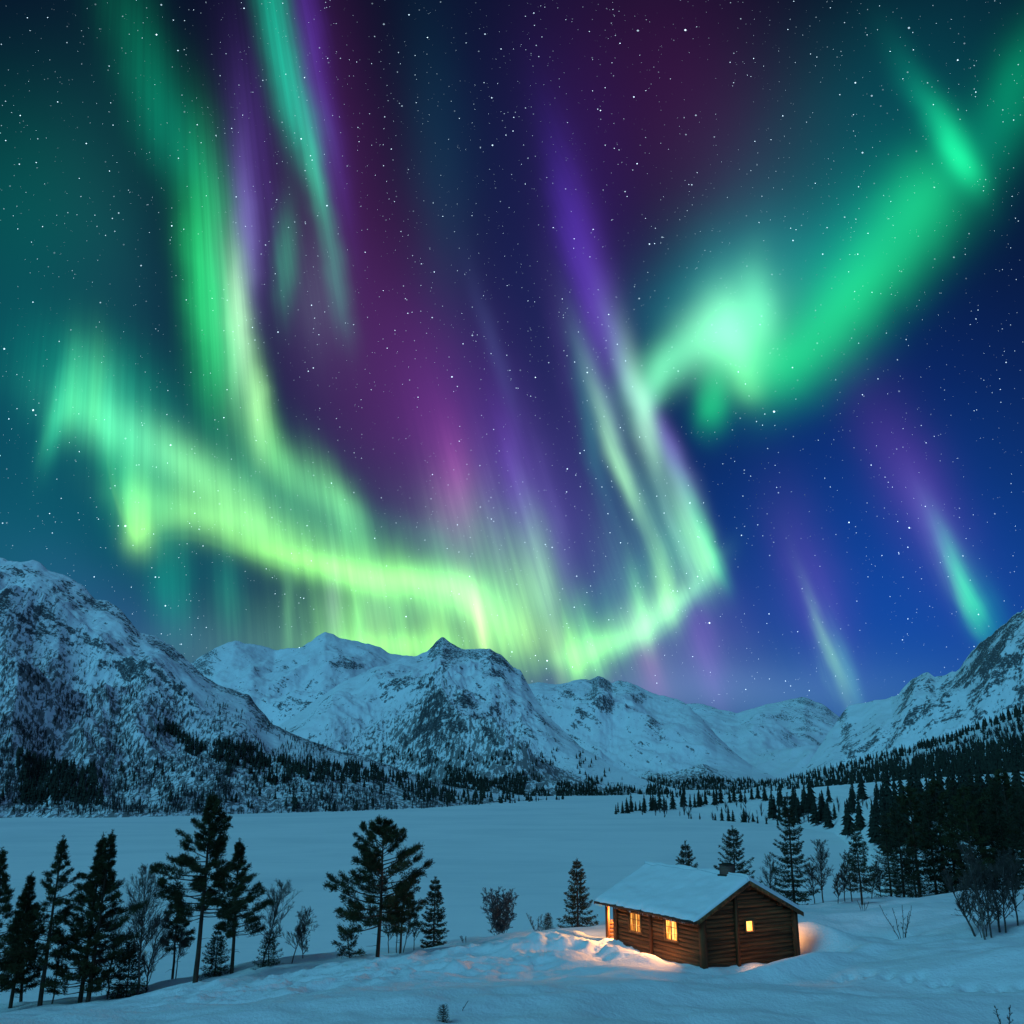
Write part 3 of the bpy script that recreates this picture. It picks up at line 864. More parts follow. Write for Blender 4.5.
# right mountain
m_right = Massif('snowy mountain slope climbing out of frame on the right',
       [(770, 790, 1900), (790, 782, 2000), (807, 766, 2100), (820, 745, 2200), (830, 730, 2250), (838, 719, 2300), (848, 706, 2300), (860, 703, 2300), (875, 700, 2250), (890, 697, 2250), (898, 694, 2200), (905, 684, 2200), (912, 676, 2200), (920, 673, 2200), (927, 672, 2180), (935, 678, 2150),
        (945, 675, 2100), (960, 667, 2050), (972, 651, 2000), (985, 639, 1950), (997, 630, 1900), (1010, 620, 1850), (1024, 609, 1800), (1060, 585, 1750), (1120, 560, 1700), (1250, 530, 1600)],
       [(770, 1800), (850, 1650), (940, 1400), (1024, 1200), (1250, 1000)], MM_RIGHT, 53, 1.30, 0.20, 380,
       rock=lambda x, y, t, r: 0.12 + 0.55 * gs(x, 916, 16) * sstep(.75, .92, t) + 0.3 * gs(x, 842, 9) * sstep(.5, .9, t) + 0.32 * sstep(965, 985, x) * sstep(.7, .95, t) + 0.2 * gs(y - (770 - (x - 800) * .55), 0, 18),
       veg=lambda x, y, t, r: sstep(0.5, 0.2, t) * 0.7, na=420, nr=230, fall=lambda x: -34 + 0 * x, fall_c=900)
# forested shoulder in front of the right mountain
m_sho = Massif('dark forested shoulder below the right mountain',
       [(600, 797, 1900), (660, 795, 1750), (700, 793, 1650), (745, 790, 1500), (780, 781, 1400), (815, 771, 1300), (850, 764, 1230), (900, 751, 1150), (940, 740, 1080), (980, 726, 1000), (1024, 709, 930), (1080, 690, 880), (1250, 660, 800)],
       [(600, 1790, -21), (660, 1400, -21), (760, 900, -17), (840, 760, -12), (930, 640, -4), (1024, 540, 2), (1250, 450, 6)], MM_NEAR, 61, 1.1, 0.07, 160,
       rock=None, veg=lambda x, y, t, r: 0.3 + 0 * x, na=360, nr=110, crest_rough=0.01)
# flat snowy bank on the right of the lake
m_bank = Massif('low snowy bank with scattered trees right of the lake',
       [(596, 806, 1250), (640, 800, 1250), (700, 797, 1150), (760, 792, 950), (840, 785, 780), (930, 778, 660), (1024, 772, 560), (1250, 768, 470)],
       [(596, 880, -21.6), (622, 770, -21.6), (700, 720, -21.6), (765, 660, -21.6), (830, 560, -21.6), (848, 430, -21.6), (870, 250, -21.8), (900, 170, -22), (1250, 120, -22)], M_LAKE, 71, 1.0, 0.03, 80,
       na=300, nr=140, crest_rough=0.012, back=0.03, kind_name='lake_bank')

# ------------------------------------------------------------------ plant materials
def plain_mat(name, c0, c1, scale=8.0, rough=0.85, stretch=(1, 1, 1), bump=0.0):
    m, nt, out = new_mat(name)
    tc = nt.node('ShaderNodeTexCoord')
    b = nt.node('ShaderNodeBsdfPrincipled')
    v = nt.vmath('MULTIPLY', tc.outputs['Object'], stretch)
    f = nt.noise(v, scale, 4, 0.6)
    nt.put(b.inputs['Base Color'], nt.mix(nt.maprange(f, 0.3, 0.7), c0, c1))
    b.inputs['Roughness'].default_value = rough
    b.inputs['Specular IOR Level'].default_value = 0.2
    if bump:
        bp = nt.node('ShaderNodeBump')
        bp.inputs['Strength'].default_value = 0.8
        bp.inputs['Distance'].default_value = bump
        nt.put(bp.inputs['Height'], f)
        nt.put(b.inputs['Normal'], bp.outputs[0])
    nt.put(out.inputs[0], b.outputs[0])
    return m


M_BARK = plain_mat('pine_bark', (0.030, 0.022, 0.017), (0.075, 0.052, 0.038), 5, stretch=(1, 1, 0.25), bump=0.02)
M_NEEDLE = plain_mat('pine_needles', (0.024, 0.031, 0.013), (0.062, 0.066, 0.028), 0.9)
M_SPRUCE = plain_mat('spruce_needles', (0.020, 0.028, 0.017), (0.048, 0.056, 0.032), 0.9)
M_TWIG = plain_mat('birch_twigs', (0.055, 0.046, 0.042), (0.12, 0.10, 0.09), 3)
M_BIRCH = plain_mat('birch_bark', (0.05, 0.043, 0.04), (0.20, 0.185, 0.17), 4, stretch=(1, 1, 2.5))
M_FAR = plain_mat('far_conifers', (0.012, 0.018, 0.014), (0.030, 0.038, 0.028), 0.05)
M_FARB = plain_mat('far_birches', (0.022, 0.024, 0.027), (0.055, 0.057, 0.060), 0.05)


class Soup:
    def __init__(self):
        self.V, self.T, self.Q, self.n = [], [], [], 0

    def tube(self, pts, r0, r1, sides=5):
        pts = np.asarray(pts, float)
        k = len(pts)
        tg = np.gradient(pts, axis=0)
        tg /= np.linalg.norm(tg, axis=1)[:, None] + 1e-9
        ref = np.where(np.abs(tg[:, 2:3]) > 0.9, np.array([[1.0, 0, 0]]), np.array([[0, 0, 1.0]]))
        a = np.cross(tg, ref)
        a /= np.linalg.norm(a, axis=1)[:, None] + 1e-9
        b = np.cross(tg, a)
        rr = np.linspace(r0, r1, k)[:, None, None]
        an = np.arange(sides) * 2 * math.pi / sides
        ring = pts[:, None, :] + rr * (np.cos(an)[None, :, None] * a[:, None, :] + np.sin(an)[None, :, None] * b[:, None, :])
        self.V.append(ring.reshape(-1, 3))
        i = np.arange(k - 1)[:, None] * sides
        j = np.arange(sides)[None, :]
        j2 = (j + 1) % sides
        q = np.stack([i + j, i + j2, i + sides + j2, i + sides + j], -1).reshape(-1, 4)
        self.Q.append(q + self.n)
        self.n += k * sides

    def blades(self, c, d, ln, wd, rg):
        """Slim pointed leaf quads from c along d."""
        n = len(c)
        d = d / (np.linalg.norm(d, axis=1)[:, None] + 1e-9)
        s = np.cross(d, rg.normal(size=(n, 3)))
        s /= np.linalg.norm(s, axis=1)[:, None] + 1e-9
        ln = np.broadcast_to(ln, n)[:, None]
        wd = np.broadcast_to(wd, n)[:, None]
        v = np.stack([c, c + d * ln * 0.45 + s * wd, c + d * ln, c + d * ln * 0.45 - s * wd], 1).reshape(-1, 3)
        q = np.arange(n * 4).reshape(n, 4)
        self.V.append(v)
        self.Q.append(q + self.n)
        self.n += n * 4

    def raw(self, V, T):
        self.V.append(V)
        self.T.append(T + self.n)
        self.n += len(V)

    def mesh(self, name, smooth=False):
        fs = []
        if self.Q:
            fs.append(np.concatenate(self.Q))
        if self.T:
            fs.append(np.concatenate(self.T))
        return mesh_np(name, np.concatenate(self.V), fs, smooth)


def pine_parts(h, seed, width=0.26, bare=0.28, lean=0.0, n_limbs=46, dens=1.0, narrow=0.6, dead=6, cone=0.25, lumpy=1.0):
    """Scots pine: trunk, limbs with clumped needle tufts, uneven outline. Built at true size, foot at the origin."""
    rg = np.random.default_rng(seed)
    tr, lim, ned = Soup(), Soup(), Soup()
    k = 12
    tz = np.linspace(-0.5, h * 0.985, k)
    bend = np.cumsum(rg.normal(0, 0.02 * h / k, (k, 2)), axis=0)
    bend -= bend[0]
    tp = np.column_stack([bend[:, 0] + lean * tz, bend[:, 1], tz])
    r0 = 0.013 * h + 0.03
    tr.tube(tp, r0, 0.018, 8)
    at = lambda z: np.array([np.interp(z, tz, tp[:, 0]), np.interp(z, tz, tp[:, 1]), z])
    az = rg.uniform(0, 6.28)
    lob = rg.uniform(0, 6.28, 3)
    n_limbs = int(n_limbs * 1.2)
    for i in range(n_limbs):
        t = (i + rg.uniform(-.4, .4)) / n_limbs
        t = min(max(t, 0), 0.995)
        z = h * (bare + (0.955 - bare) * t)
        az += 2.4 + rg.uniform(-.5, .5)
        shape = (math.sin(math.pi * min(1, (t * 0.80 + 0.20))) ** narrow) * (1 - cone * t)
        lump = 0.78 + lumpy * (0.30 * math.sin(az + lob[0] + t * 7) + 0.18 * math.sin(2 * az + lob[1] - t * 11))
        L = h * width * shape * lump * rg.uniform(0.6, 1.1) + 0.22 * (1 - t) + 0.06
        el = -0.12 + 0.75 * t ** 1.4 + rg.uniform(-.15, .22)
        p, pts = at(z), []
        hd = np.array([math.cos(az), math.sin(az), 0])
        m = 6
        for q in range(m):
            s = q / (m - 1)
            pts.append(p + hd * L * s * math.cos(el) + np.array([0, 0, L * (s * math.sin(el) + 0.22 * s * s)]) + rg.normal(0, 0.02 * L * s, 3))
        pts = np.array(pts)
        lim.tube(pts, 0.012 + 0.022 * L * 0.5, 0.008, 4)
        nt_ = max(4, int((6.5 + 8 * L) * dens))
        side = np.cross(hd, [0, 0, 1])
        for q in range(nt_):
            s = rg.uniform(0.30, 1.0) ** 0.8
            b = np.array([np.interp(s, np.linspace(0, 1, m), pts[:, w]) for w in range(3)])
            sg = rg.choice([-1, 1])
            dr = hd * rg.uniform(0.3, 1) + side * sg * rg.uniform(0.2, 1.1) + np.array([0, 0, rg.uniform(-0.05, 0.75)])
            dr /= np.linalg.norm(dr)
            ln = (0.20 * (1 - 0.7 * t) + 0.26 * L * (1.15 - s)) * rg.uniform(0.6, 1.2)
            e = b + dr * ln
            lim.tube(np.array([b, (b + e) / 2 + [0, 0, 0.03], e]), 0.008, 0.005, 3)
            nb = int(24 * dens) + 4
            u = rg.uniform(0.25, 1.0, nb)
            c = b + (e - b) * u[:, None] + rg.normal(0, 0.06, (nb, 3))
            dd = dr[None] * 0.9 + rg.normal(0, 0.62, (nb, 3)) + np.array([0, 0, 0.35])
            ned.blades(c, dd, rg.uniform(0.10, 0.22, nb), rg.uniform(0.012, 0.023, nb), rg)
    for i in range(dead):
        z = h * rg.uniform(0.08, bare + 0.05)
        a = rg.uniform(0, 6.28)
        p = at(z)
        L = rg.uniform(0.25, 0.3 + 0.07 * h)
        e = p + np.array([math.cos(a) * L, math.sin(a) * L, -0.1 * L])
        lim.tube(np.array([p, (p + e) / 2 + rg.normal(0, .05, 3), e]), 0.018, 0.006, 3)
    # leader
    nb = 90
    u = rg.uniform(0.90, 0.99, nb)
    c = np.array([at(h * q) for q in u]) + rg.normal(0, .05, (nb, 3))
    ned.blades(c, rg.normal(0, .45, (nb, 3)) + [0, 0, 0.8], rg.uniform(.10, .18, nb), 0.018, rg)
    return tr, lim, ned


def spruce_parts(h, seed, width=0.2, bare=0.04, dens=1.0, ragged=0.25, upturn=0.25):
    """Spruce: whorls of drooping boughs, narrow pointed top."""
    rg = np.random.default_rng(seed)
    tr, lim, ned = Soup(), Soup(), Soup()
    tr.tube(np.array([[0, 0, -0.5], [0, 0, 0.3 * h], [0, 0, 0.7 * h], [0, 0, h * 0.99]]) + np.column_stack([rg.normal(0, .006 * h, 4), rg.normal(0, .006 * h, 4), np.zeros(4)]), 0.012 * h + 0.02, 0.012, 7)
    fs = min(1.0, 0.12 + h / 4)
    nw = int(10 + h * 1.8)
    for w in range(nw):
        t = (w + rg.uniform(-.3, .3)) / nw
        z = h * (bare + (0.985 - bare) * max(t, 0))
        nbr = rg.integers(4, 7)
        a0 = rg.uniform(0, 6.28)
        for q in range(nbr):
            a = a0 + q * 6.283 / nbr + rg.uniform(-.3, .3)
            L = h * width * ((1 - t) ** 0.85) * rg.uniform(1 - 1.5 * ragged, 1 + ragged) + 0.12
            hd = np.array([math.cos(a), math.sin(a), 0])
            sd = np.array([-math.sin(a), math.cos(a), 0])
            el = -0.25 + 0.75 * t
            s = np.linspace(0, 1, 5)
            pts = np.array([0, 0, z]) + hd * (L * s)[:, None] + np.column_stack([0 * s, 0 * s, L * (el * s + upturn * s ** 3)])
            lim.tube(pts, 0.008 + 0.008 * L, 0.005, 3)
            nb = int((22 + 80 * L) * dens)
            u = rg.uniform(0.12, 1, nb)
            c = np.column_stack([np.interp(u, s, pts[:, k]) for k in range(3)])
            off = rg.uniform(-1, 1, nb) * (0.30 * L * (1.08 - u) + 0.05)
            c = c + sd * off[:, None] + np.array([0, 0, -1]) * (np.abs(off) * 0.35 + rg.uniform(0, 0.10, nb))[:, None]
            d = hd * 0.8 + sd * np.sign(off)[:, None] * 0.6 + rg.normal(0, .35, (nb, 3)) + [0, 0, -0.15]
            ned.blades(c, d, rg.uniform(.10, .22, nb) * fs, rg.uniform(.018, .032, nb) * fs, rg)
    nb = 40
    c = np.column_stack([rg.normal(0, .03, nb), rg.normal(0, .03, nb), h * rg.uniform(.93, 1.0, nb)])
    ned.blades(c, rg.normal(0, .4, (nb, 3)) + [0, 0, .9], rg.uniform(.08, .18, nb) * fs, 0.02 * fs, rg)
    return tr, lim, ned


def birch_parts(h, seed, spread=0.5, trunks=1, fan=0.25, first=0.18, levels=3, thick=1.0, lean=0.0, nb0=15):
    """Bare birch or willow: trunk(s) and finely forked twigs."""
    rg = np.random.default_rng(seed)
    tr, tw = Soup(), Soup()

    def grow(p, d, L, r, lev):
        m = 5
        pts = [p]
        dd = d.copy()
        for i in range(m - 1):
            dd = dd + rg.normal(0, 0.10, 3) + np.array([0, 0, 0.05])
            dd /= np.linalg.norm(dd)
            pts.append(pts[-1] + dd * L / (m - 1))
        pts = np.array(pts)
        (tw).tube(pts, r, max(r * 0.35, 0.0045), 4 if lev > 1 else 3)
        if lev > 0:
            n = int(rg.integers(6, 9) if lev > 1 else rg.integers(8, 13))
            for i in range(n):
                s = rg.uniform(0.2, 1.0)
                b = np.array([np.interp(s, np.linspace(0, 1, m), pts[:, k]) for k in range(3)])
                nd = dd + rg.normal(0, 0.48, 3) + np.array([0, 0, 0.12])
                nd /= np.linalg.norm(nd)
                grow(b, nd, L * rg.uniform(0.30, 0.58) * (1.15 - 0.4 * s), max(r * 0.5, 0.005), lev - 1)

    for k in range(trunks):
        a = k * 6.283 / trunks + rg.uniform(-.4, .4)
        sl = (fan * rg.uniform(.6, 1.2)) if trunks > 1 else 0.0
        top = np.array([math.cos(a) * sl * h + lean * h, math.sin(a) * sl * h, h * rg.uniform(.82, .97) if trunks > 1 else h * 0.93])
        s = np.linspace(0, 1, 9)
        base = np.array([math.cos(a), math.sin(a), 0]) * (0.12 if trunks > 1 else 0)
        pts = base + top * s[:, None] + np.column_stack([np.cumsum(rg.normal(0, .010 * h, 9)), np.cumsum(rg.normal(0, .010 * h, 9)), 0 * s])
        pts[0] = base - [0, 0, 0.4]
        r0 = (0.009 * h + 0.012) * thick / (1 + 0.25 * (trunks - 1))
        tr.tube(pts, r0, 0.012, 6)
        nb = int(nb0 * 1.7 + h * 2.0) if trunks == 1 else int(nb0 * .9 + h)
        for i in range(nb):
            t = first + (0.97 - first) * (i + rg.uniform(0, 1)) / nb
            b = np.array([np.interp(t, s, pts[:, q]) for q in range(3)])
            az = rg.uniform(0, 6.283)
            out = 0.75 * (1 - 0.35 * t)
            d = np.array([math.cos(az) * out, math.sin(az) * out, rg.uniform(.45, 1.0)])
            d /= np.linalg.norm(d)
            L = h * spread * 0.62 * (math.sin(math.pi * (0.22 + 0.72 * t)) ** .8) * rg.uniform(.6, 1.1) / (1 + .2 * (trunks - 1))
            grow(b, d, L, r0 * 0.40 * (1.1 - t) + 0.006, levels - 1)
    return tr, None, tw


def plant_meshes(parts, mats):
    """Trunk mesh, and one crown mesh of limbs (bark) and needles or twigs."""
    tr, lim, cr = parts
    tm = tr.mesh('trunk', True)
    tm.materials.append(mats[0])
    if lim is None:
        cm = cr.mesh('crown')
        cm.materials.append(mats[1])
        return tm, cm
    al = Soup()
    ql, qn = np.concatenate(lim.Q), np.concatenate(cr.Q)
    cm = mesh_np('crown', np.concatenate(lim.V + cr.V), np.concatenate([ql, qn + lim.n]))
    cm.materials.append(mats[1])
    cm.materials.append(mats[0])
    ix = np.zeros(len(cm.polygons), dtype=np.int32)
    ix[:len(ql)] = 1
    cm.polygons.foreach_set('material_index', ix)
    return tm, cm


def plant(kind, parts, loc, label, cat, group=None, rz=0.0, mats=None, scale=1.0):
    root = empty(kind, loc, rz, scale)
    tag(root, label, cat, group)
    tr, cr = parts if len(parts) == 2 else plant_meshes(parts, mats)
    link('trunk', tr, None, root)
    link('crown', cr, None, root)
    return root


def fit(px_base, py_base, px_top, py_top, y):
    """Stand a tree on the ground at depth y on bearing px_base; return place, height, lean."""
    P = on_depth(px_base, py_base, y)
    z = zg(P[0], y)
    T = on_depth(px_top, py_top, y)
    h = T[2] - z
    return (P[0], y, z), h, (T[0] - P[0]) / h


PINE = (M_BARK, M_NEEDLE)
SPR = (M_BARK, M_SPRUCE)
BIR = (M_BIRCH, M_TWIG)
BSH = (M_TWIG, M_TWIG)
M_DTWIG = plain_mat('dark_twigs', (0.028, 0.022, 0.020), (0.062, 0.050, 0.044), 3)
DRK = (M_DTWIG, M_DTWIG)
M_GTWIG = plain_mat('grey_twigs', (0.045, 0.060, 0.070), (0.10, 0.12, 0.135), 3)
GRY = (M_GTWIG, M_GTWIG)
NEAR_GROUP = 'trees along the brow of the near slope'


def near_pine(bx, by, tx, ty, y, label, seed, kind='pine_tree', **kw):
    loc, h, lean = fit(bx, by, tx, ty, y)
    return plant(kind, pine_parts(h, seed, lean=lean, **kw), loc, label, 'pine tree', None, 0, PINE)


def near_spruce(bx, by, tx, ty, y, label, seed, **kw):
    loc, h, lean = fit(bx, by, tx, ty, y)
    return plant('spruce_tree', spruce_parts(h, seed, **kw), loc, label, 'spruce tree', None, 0, SPR)


def near_birch(bx, by, tx, ty, y, label, seed, kind='bare_birch', cat='birch tree', mats=BIR, **kw):
    loc, h, lean = fit(bx, by, tx, ty, y)
    kw.setdefault('lean', lean)
    return plant(kind, birch_parts(h, seed, **kw), loc, label, cat, None, 0, mats)


# --- left group on the brow
near_pine(-8, 1013, 2, 846, 61, 'dark pine cut off by the left edge of the photo', 101, width=0.25, bare=0.12, n_limbs=60, cone=0.88)
near_pine(10, 1009, 32, 872, 64, 'slim dark pine just inside the left edge, shorter than its neighbours', 102, width=0.23, bare=0.15, n_limbs=50, cone=0.88)
near_pine(20, 1008, 27, 890, 66, 'short dark pine with low boughs behind the slim pine at the left edge', 103, width=0.25, bare=0.10, n_limbs=46, cone=0.88)
near_pine(40, 1005, 62, 834, 62, 'tall thin pine leaning right with ragged upper boughs, second tall one from the left edge', 104, width=0.23, bare=0.25, n_limbs=52, dens=0.9, cone=0.88)
near_birch(51, 1004, 60, 930, 63, 'thin bare sapling right of the tall thin leaning pine', 105, spread=0.22, first=0.4, nb0=8)
near_pine(80, 1001, 104, 832, 63, 'dense tall pine with a twin pointed top in the left group', 106, width=0.30, bare=0.06, n_limbs=70, cone=0.88)
near_pine(88, 1000, 113, 829, 62, 'pine grown into the right side of the dense twin topped pine', 107, width=0.30, bare=0.10, n_limbs=64, cone=0.88)
near_birch(106, 999, 115, 905, 63, 'dark leafless birch under the right side of the dense twin topped pine', 108, spread=0.5, first=0.2, mats=BSH)
near_birch(137, 996, 147, 861, 63, 'tall bare birch with a rounded fine twigged top between two big pines', 109, spread=0.42, first=0.3, mats=BSH, nb0=26)
near_spruce(126, 998, 130, 938, 63, 'low dark bush of evergreen boughs at the foot of the tall bare birch', 110, width=0.35)
near_birch(146, 995, 158, 915, 64, 'spreading bare birch shrub right of the tall bare birch', 111, spread=0.6, first=0.1, mats=BSH)
near_birch(175, 985, 182, 925, 66, 'small bare tree in the gap left of the biggest pine', 112, spread=0.5, first=0.35, mats=BSH)
near_pine(172, 984, 178, 892, 68, 'small pine half hidden on the left of the biggest pine', 113, width=0.24, bare=0.35, n_limbs=30, cone=0.88)
near_pine(195, 986, 214, 790, 60, 'biggest and tallest pine of the left group with a thick bare lower trunk', 114, width=0.32, bare=0.33, n_limbs=72, narrow=0.45, dens=1.15, cone=0.88)
near_pine(232, 970, 241, 838, 66, 'broad pine standing just right of the biggest pine of the left group', 115, width=0.35, bare=0.25, n_limbs=50, cone=0.88)
near_spruce(215, 974, 218, 930, 66, 'low evergreen bush between the trunks of the two broad left pines', 116, width=0.4)
near_birch(262, 966, 283, 878, 66, 'bare birch leaning right, right of the broad left pine', 117, spread=0.5, first=0.25, mats=BSH)
near_spruce(268, 965, 270, 930, 66, 'dark evergreen bush at the foot of the leaning bare birch', 118, width=0.42)
near_birch(291, 958, 309, 908, 67, 'small bare birch leaning right, last of the left group', 119, spread=0.6, first=0.25, mats=BSH)
near_birch(303, 957, 300, 925, 68, 'tiny bare shrub beside the last leaning birch of the left group', 120, spread=0.6, first=0.1, mats=BSH)
# --- lone pine and its neighbours
near_pine(377, 968, 384, 817, 58, 'lone spreading pine in the middle with a clear straight trunk', 121, lumpy=0.5, width=0.49, bare=0.22, n_limbs=62, narrow=0.6, dens=1.05, cone=0.42)
near_pine(350, 956, 347, 932, 66, 'low evergreen bush left of the lone middle pine', 122, width=0.55, bare=0.05, n_limbs=16, dens=0.6)
near_pine(400, 951, 404, 880, 66, 'small pine grown behind the right side of the lone middle pine', 123, width=0.30, bare=0.4, n_limbs=26, cone=0.88)
for bx, by, tx, ty, lab, sd in [(389, 953, 391, 908, 'thin bare tree closest to the right of the lone middle pine', 124), (397, 952, 403, 905, 'thin bare tree between the lone pine and the small spruce, second from the pine', 125),
                                (402, 952, 412, 905, 'thin bare tree leaning right, third from the lone middle pine', 126), (414, 949, 418, 912, 'thin bare sapling nearest the left of the small spruce', 127)]:
    near_birch(bx, by, tx, ty, 67, lab, sd, spread=0.35, first=0.3, mats=BSH, nb0=9)
near_spruce(434, 949, 435, 877, 66, 'small neat spruce right of the lone middle pine', 128, width=0.21, bare=0.06)
near_birch(500, 939, 503, 886, 66, 'dense round bare bush alone on the brow', 129, kind='bare_bush', cat='bush', mats=GRY, trunks=18, fan=0.15, spread=1.1, first=0.10, lean=0.0, nb0=14).scale = (1.55, 1.55, 1.0)
near_birch(464, 945, 462, 935, 65, 'tiny twig poking out of the snow left of the round bush', 130, kind='bare_bush', cat='bush', mats=BSH, trunks=3, fan=0.4, spread=0.5, levels=2)
near_birch(538, 927, 536, 912, 66, 'small faint bare shrub left of the tiny spruce', 131, kind='bare_bush', cat='bush', mats=BSH, trunks=5, fan=0.5, spread=0.5, levels=2)
near_spruce(548, 927, 548, 913, 65, 'tiny young spruce left of the spruce by the porch', 132, width=0.32)
near_spruce(578, 923, 579, 859, 66, 'neat pointed spruce standing left of the cabin porch', 133, width=0.26, bare=0.03)
near_spruce(443, 1021, 443, 1005, 37.2, 'young spruce seedling poking out of the foreground snow', 134, width=0.30, dens=0.5)
near_birch(462, 1008, 468, 1000, 39, 'single twig sticking out of the foreground snow', 135, kind='bare_bush', cat='bush', mats=BSH, trunks=1, spread=0.25, levels=1, nb0=4)
# --- behind the cabin and to the right
near_spruce(688, 905, 687, 841, 75, 'small spruce showing above the cabin roof left of the chimney', 141, width=0.27)
near_spruce(737, 903, 735, 826, 74, 'bushy spruce right behind the chimney', 142, width=0.34, ragged=0.4, dens=1.1)
near_birch(770, 903, 768, 852, 78, 'bare birch between the two dark trees behind the cabin', 143, spread=0.45, mats=DRK)
near_spruce(795, 905, 792, 793, 74, 'tallest dark spruce behind the right end of the cabin', 144, width=0.19, ragged=0.45, dens=1.1)
near_birch(824, 908, 822, 838, 72, 'tall bare birch right of the tallest dark spruce', 145, spread=0.45, first=0.2, mats=DRK, nb0=22)
near_birch(815, 908, 812, 862, 75, 'low bare birch close to the right side of the tallest dark spruce', 146, spread=0.5, mats=DRK)
for i, (bx, tx, ty) in enumerate([(838, 836, 872), (846, 845, 862), (853, 848, 850), (872, 876, 858), (882, 880, 868)]):
    near_birch(bx, 910, tx, ty, 70 + i, ['thin bare birch in the thicket, nearest the cabin', 'thin bare birch in the thicket, second from the cabin', 'thin bare birch touching the left side of the slim spruce',
                                        'thin bare birch touching the right side of the slim spruce', 'short bare birch at the left edge of the dark forest'][i], 150 + i, spread=0.42, mats=DRK, nb0=18)
near_spruce(863, 912, 861, 826, 68, 'slim sparse spruce in the bare thicket right of the cabin', 156, width=0.20, bare=0.22, dens=0.7, ragged=0.4)
near_birch(864, 919, 862, 900, 62.5, 'small dark tuft of twigs in the snow below the slim spruce', 157, kind='bare_bush', cat='bush', mats=DRK, trunks=4, fan=0.35, spread=0.3, levels=2)
near_birch(903, 944, 901, 903, 55, 'sparse bare bush with spreading stems in the open snow right of the cabin', 158, kind='bare_bush', cat='bush', mats=DRK, trunks=5, fan=0.42, spread=0.26, first=0.2, lean=0.0, levels=2, thick=1.3, nb0=7)
rf = [  # the dark stand on the right: bx, by, tx, ty, y, kind
    (893, 908, 890, 812, 80, 0), (906, 909, 903, 800, 76, 0), (921, 908, 917, 783, 80, 1), (917, 906, 908, 828, 88, 0), (938, 905, 934, 790, 78, 0), (948, 903, 945, 777, 84, 1), (957, 900, 952, 805, 90, 0),
    (966, 902, 960, 776, 80, 0), (977, 900, 972, 784, 76, 1), (988, 900, 983, 771, 82, 0), (998, 898, 993, 790, 88, 1), (1008, 897, 1004, 774, 78, 0), (1019, 896, 1016, 768, 82, 1), (1030, 895, 1026, 780, 76, 0), (1042, 894, 1040, 770, 80, 0)]
rlab = ['conifer at the left edge of the dark stand on the right', 'second conifer from the left in the dark stand on the right', 'tall pine third from the left in the dark stand on the right',
        'shorter conifer set back between the tall ones at the left of the dark stand', 'conifer right of the shorter set back one in the dark stand', 'tall pine above the teal snow gap in the dark stand',
        'shorter conifer set back right of the teal snow gap', 'tall conifer right of the snow gap in the dark stand', 'pine in the middle of the right half of the dark stand', 'tallest conifer in the right half of the dark stand',
        'pine set back right of the tallest conifer in the dark stand', 'tall conifer fourth from the right edge of the photo', 'tall pine close to the right edge of the photo', 'conifer cut by the right edge of the photo', 'conifer at the far right edge of the dark stand']
proto = {}
for i, (bx, by, tx, ty, y, k) in enumerate(rf):
    loc, h, lean = fit(bx, by, tx, ty, y)
    v = (k, i % 3)
    if v not in proto:
        S = pine_parts(10, 200 + i, width=0.24, bare=0.18, n_limbs=56, dens=0.9) if k else spruce_parts(10, 220 + i, width=0.19, bare=0.08, ragged=0.4, dens=0.8)
        proto[v] = plant_meshes(S, PINE if k else SPR)
    plant('pine_tree' if k else 'spruce_tree', proto[v], loc, rlab[i], 'pine tree' if k else 'spruce tree', 'conifers in the dark stand on the right', i * 1.7, PINE if k else SPR, (h / 10 * 1.1, h / 10 * 1.1, h / 10))
near_birch(986, 941, 955, 838, 51, 'pale stemmed bare birch leaning left at the right edge', 170, spread=0.36, first=0.2, nb0=20, levels=3)
near_birch(992, 941, 975, 858, 51.5, 'dark stemmed bare birch rising beside the pale leaning one', 171, spread=0.42, first=0.15, mats=BSH)
near_birch(1006, 938, 1000, 850, 52, 'upright bare birch at the right edge of the photo', 172, spread=0.45, first=0.15, mats=BSH)
near_birch(1019, 936, 1012, 846, 52.5, 'bare birch cut by the right edge of the photo', 173, spread=0.45, first=0.15, mats=BSH)
near_birch(1001, 940, 990, 862, 52.2, 'thin dark leafless birch between the pale leaning birch and the upright one', 176, spread=0.45, first=0.15, mats=BSH, thick=1.4)
near_birch(978, 941, 945, 868, 52.4, 'dark leafless birch leaning far left behind the pale leaning one', 177, spread=0.45, first=0.2, mats=BSH, thick=1.4)
near_birch(985, 940, 965, 890, 52, 'low bare shrub spreading left at the foot of the right birches', 174, kind='bare_bush', cat='bush', spread=0.5, trunks=4, fan=0.4, mats=BSH, lean=-0.1)
near_birch(1003, 1010, 1003, 1001, 39, 'dark twig standing in the snow near the lower right corner', 175, kind='bare_bush', cat='bush', spread=0.3, trunks=2, fan=0.2, mats=DRK, levels=2)

# ------------------------------------------------------------------ trees across the lake
def far_conifer(rg, tiers=4):
    S = Soup()
    V, T = [], []
    n = 6
    for k in range(tiers):
        t = k / tiers
        z0 = 0.06 + 0.86 * t
        z1 = min(1.0, z0 + 0.40 * (1 - 0.35 * t))
        r = rg.uniform(0.13, 0.23) * (1 - t) ** 0.8 + 0.02
        a = np.arange(n) * 2 * math.pi / n + rg.uniform(0, 1)
        rr = r * rg.uniform(0.6, 1.15, n)
        ring = np.column_stack([np.cos(a) * rr, np.sin(a) * rr, z0 + rg.uniform(-.03, .03, n)])
        b = len(V)
        V += list(ring) + [np.array([0, 0, z1])]
        T += [(b + i, b + (i + 1) % n, b + n) for i in range(n)]
    return np.array(V), np.array(T)


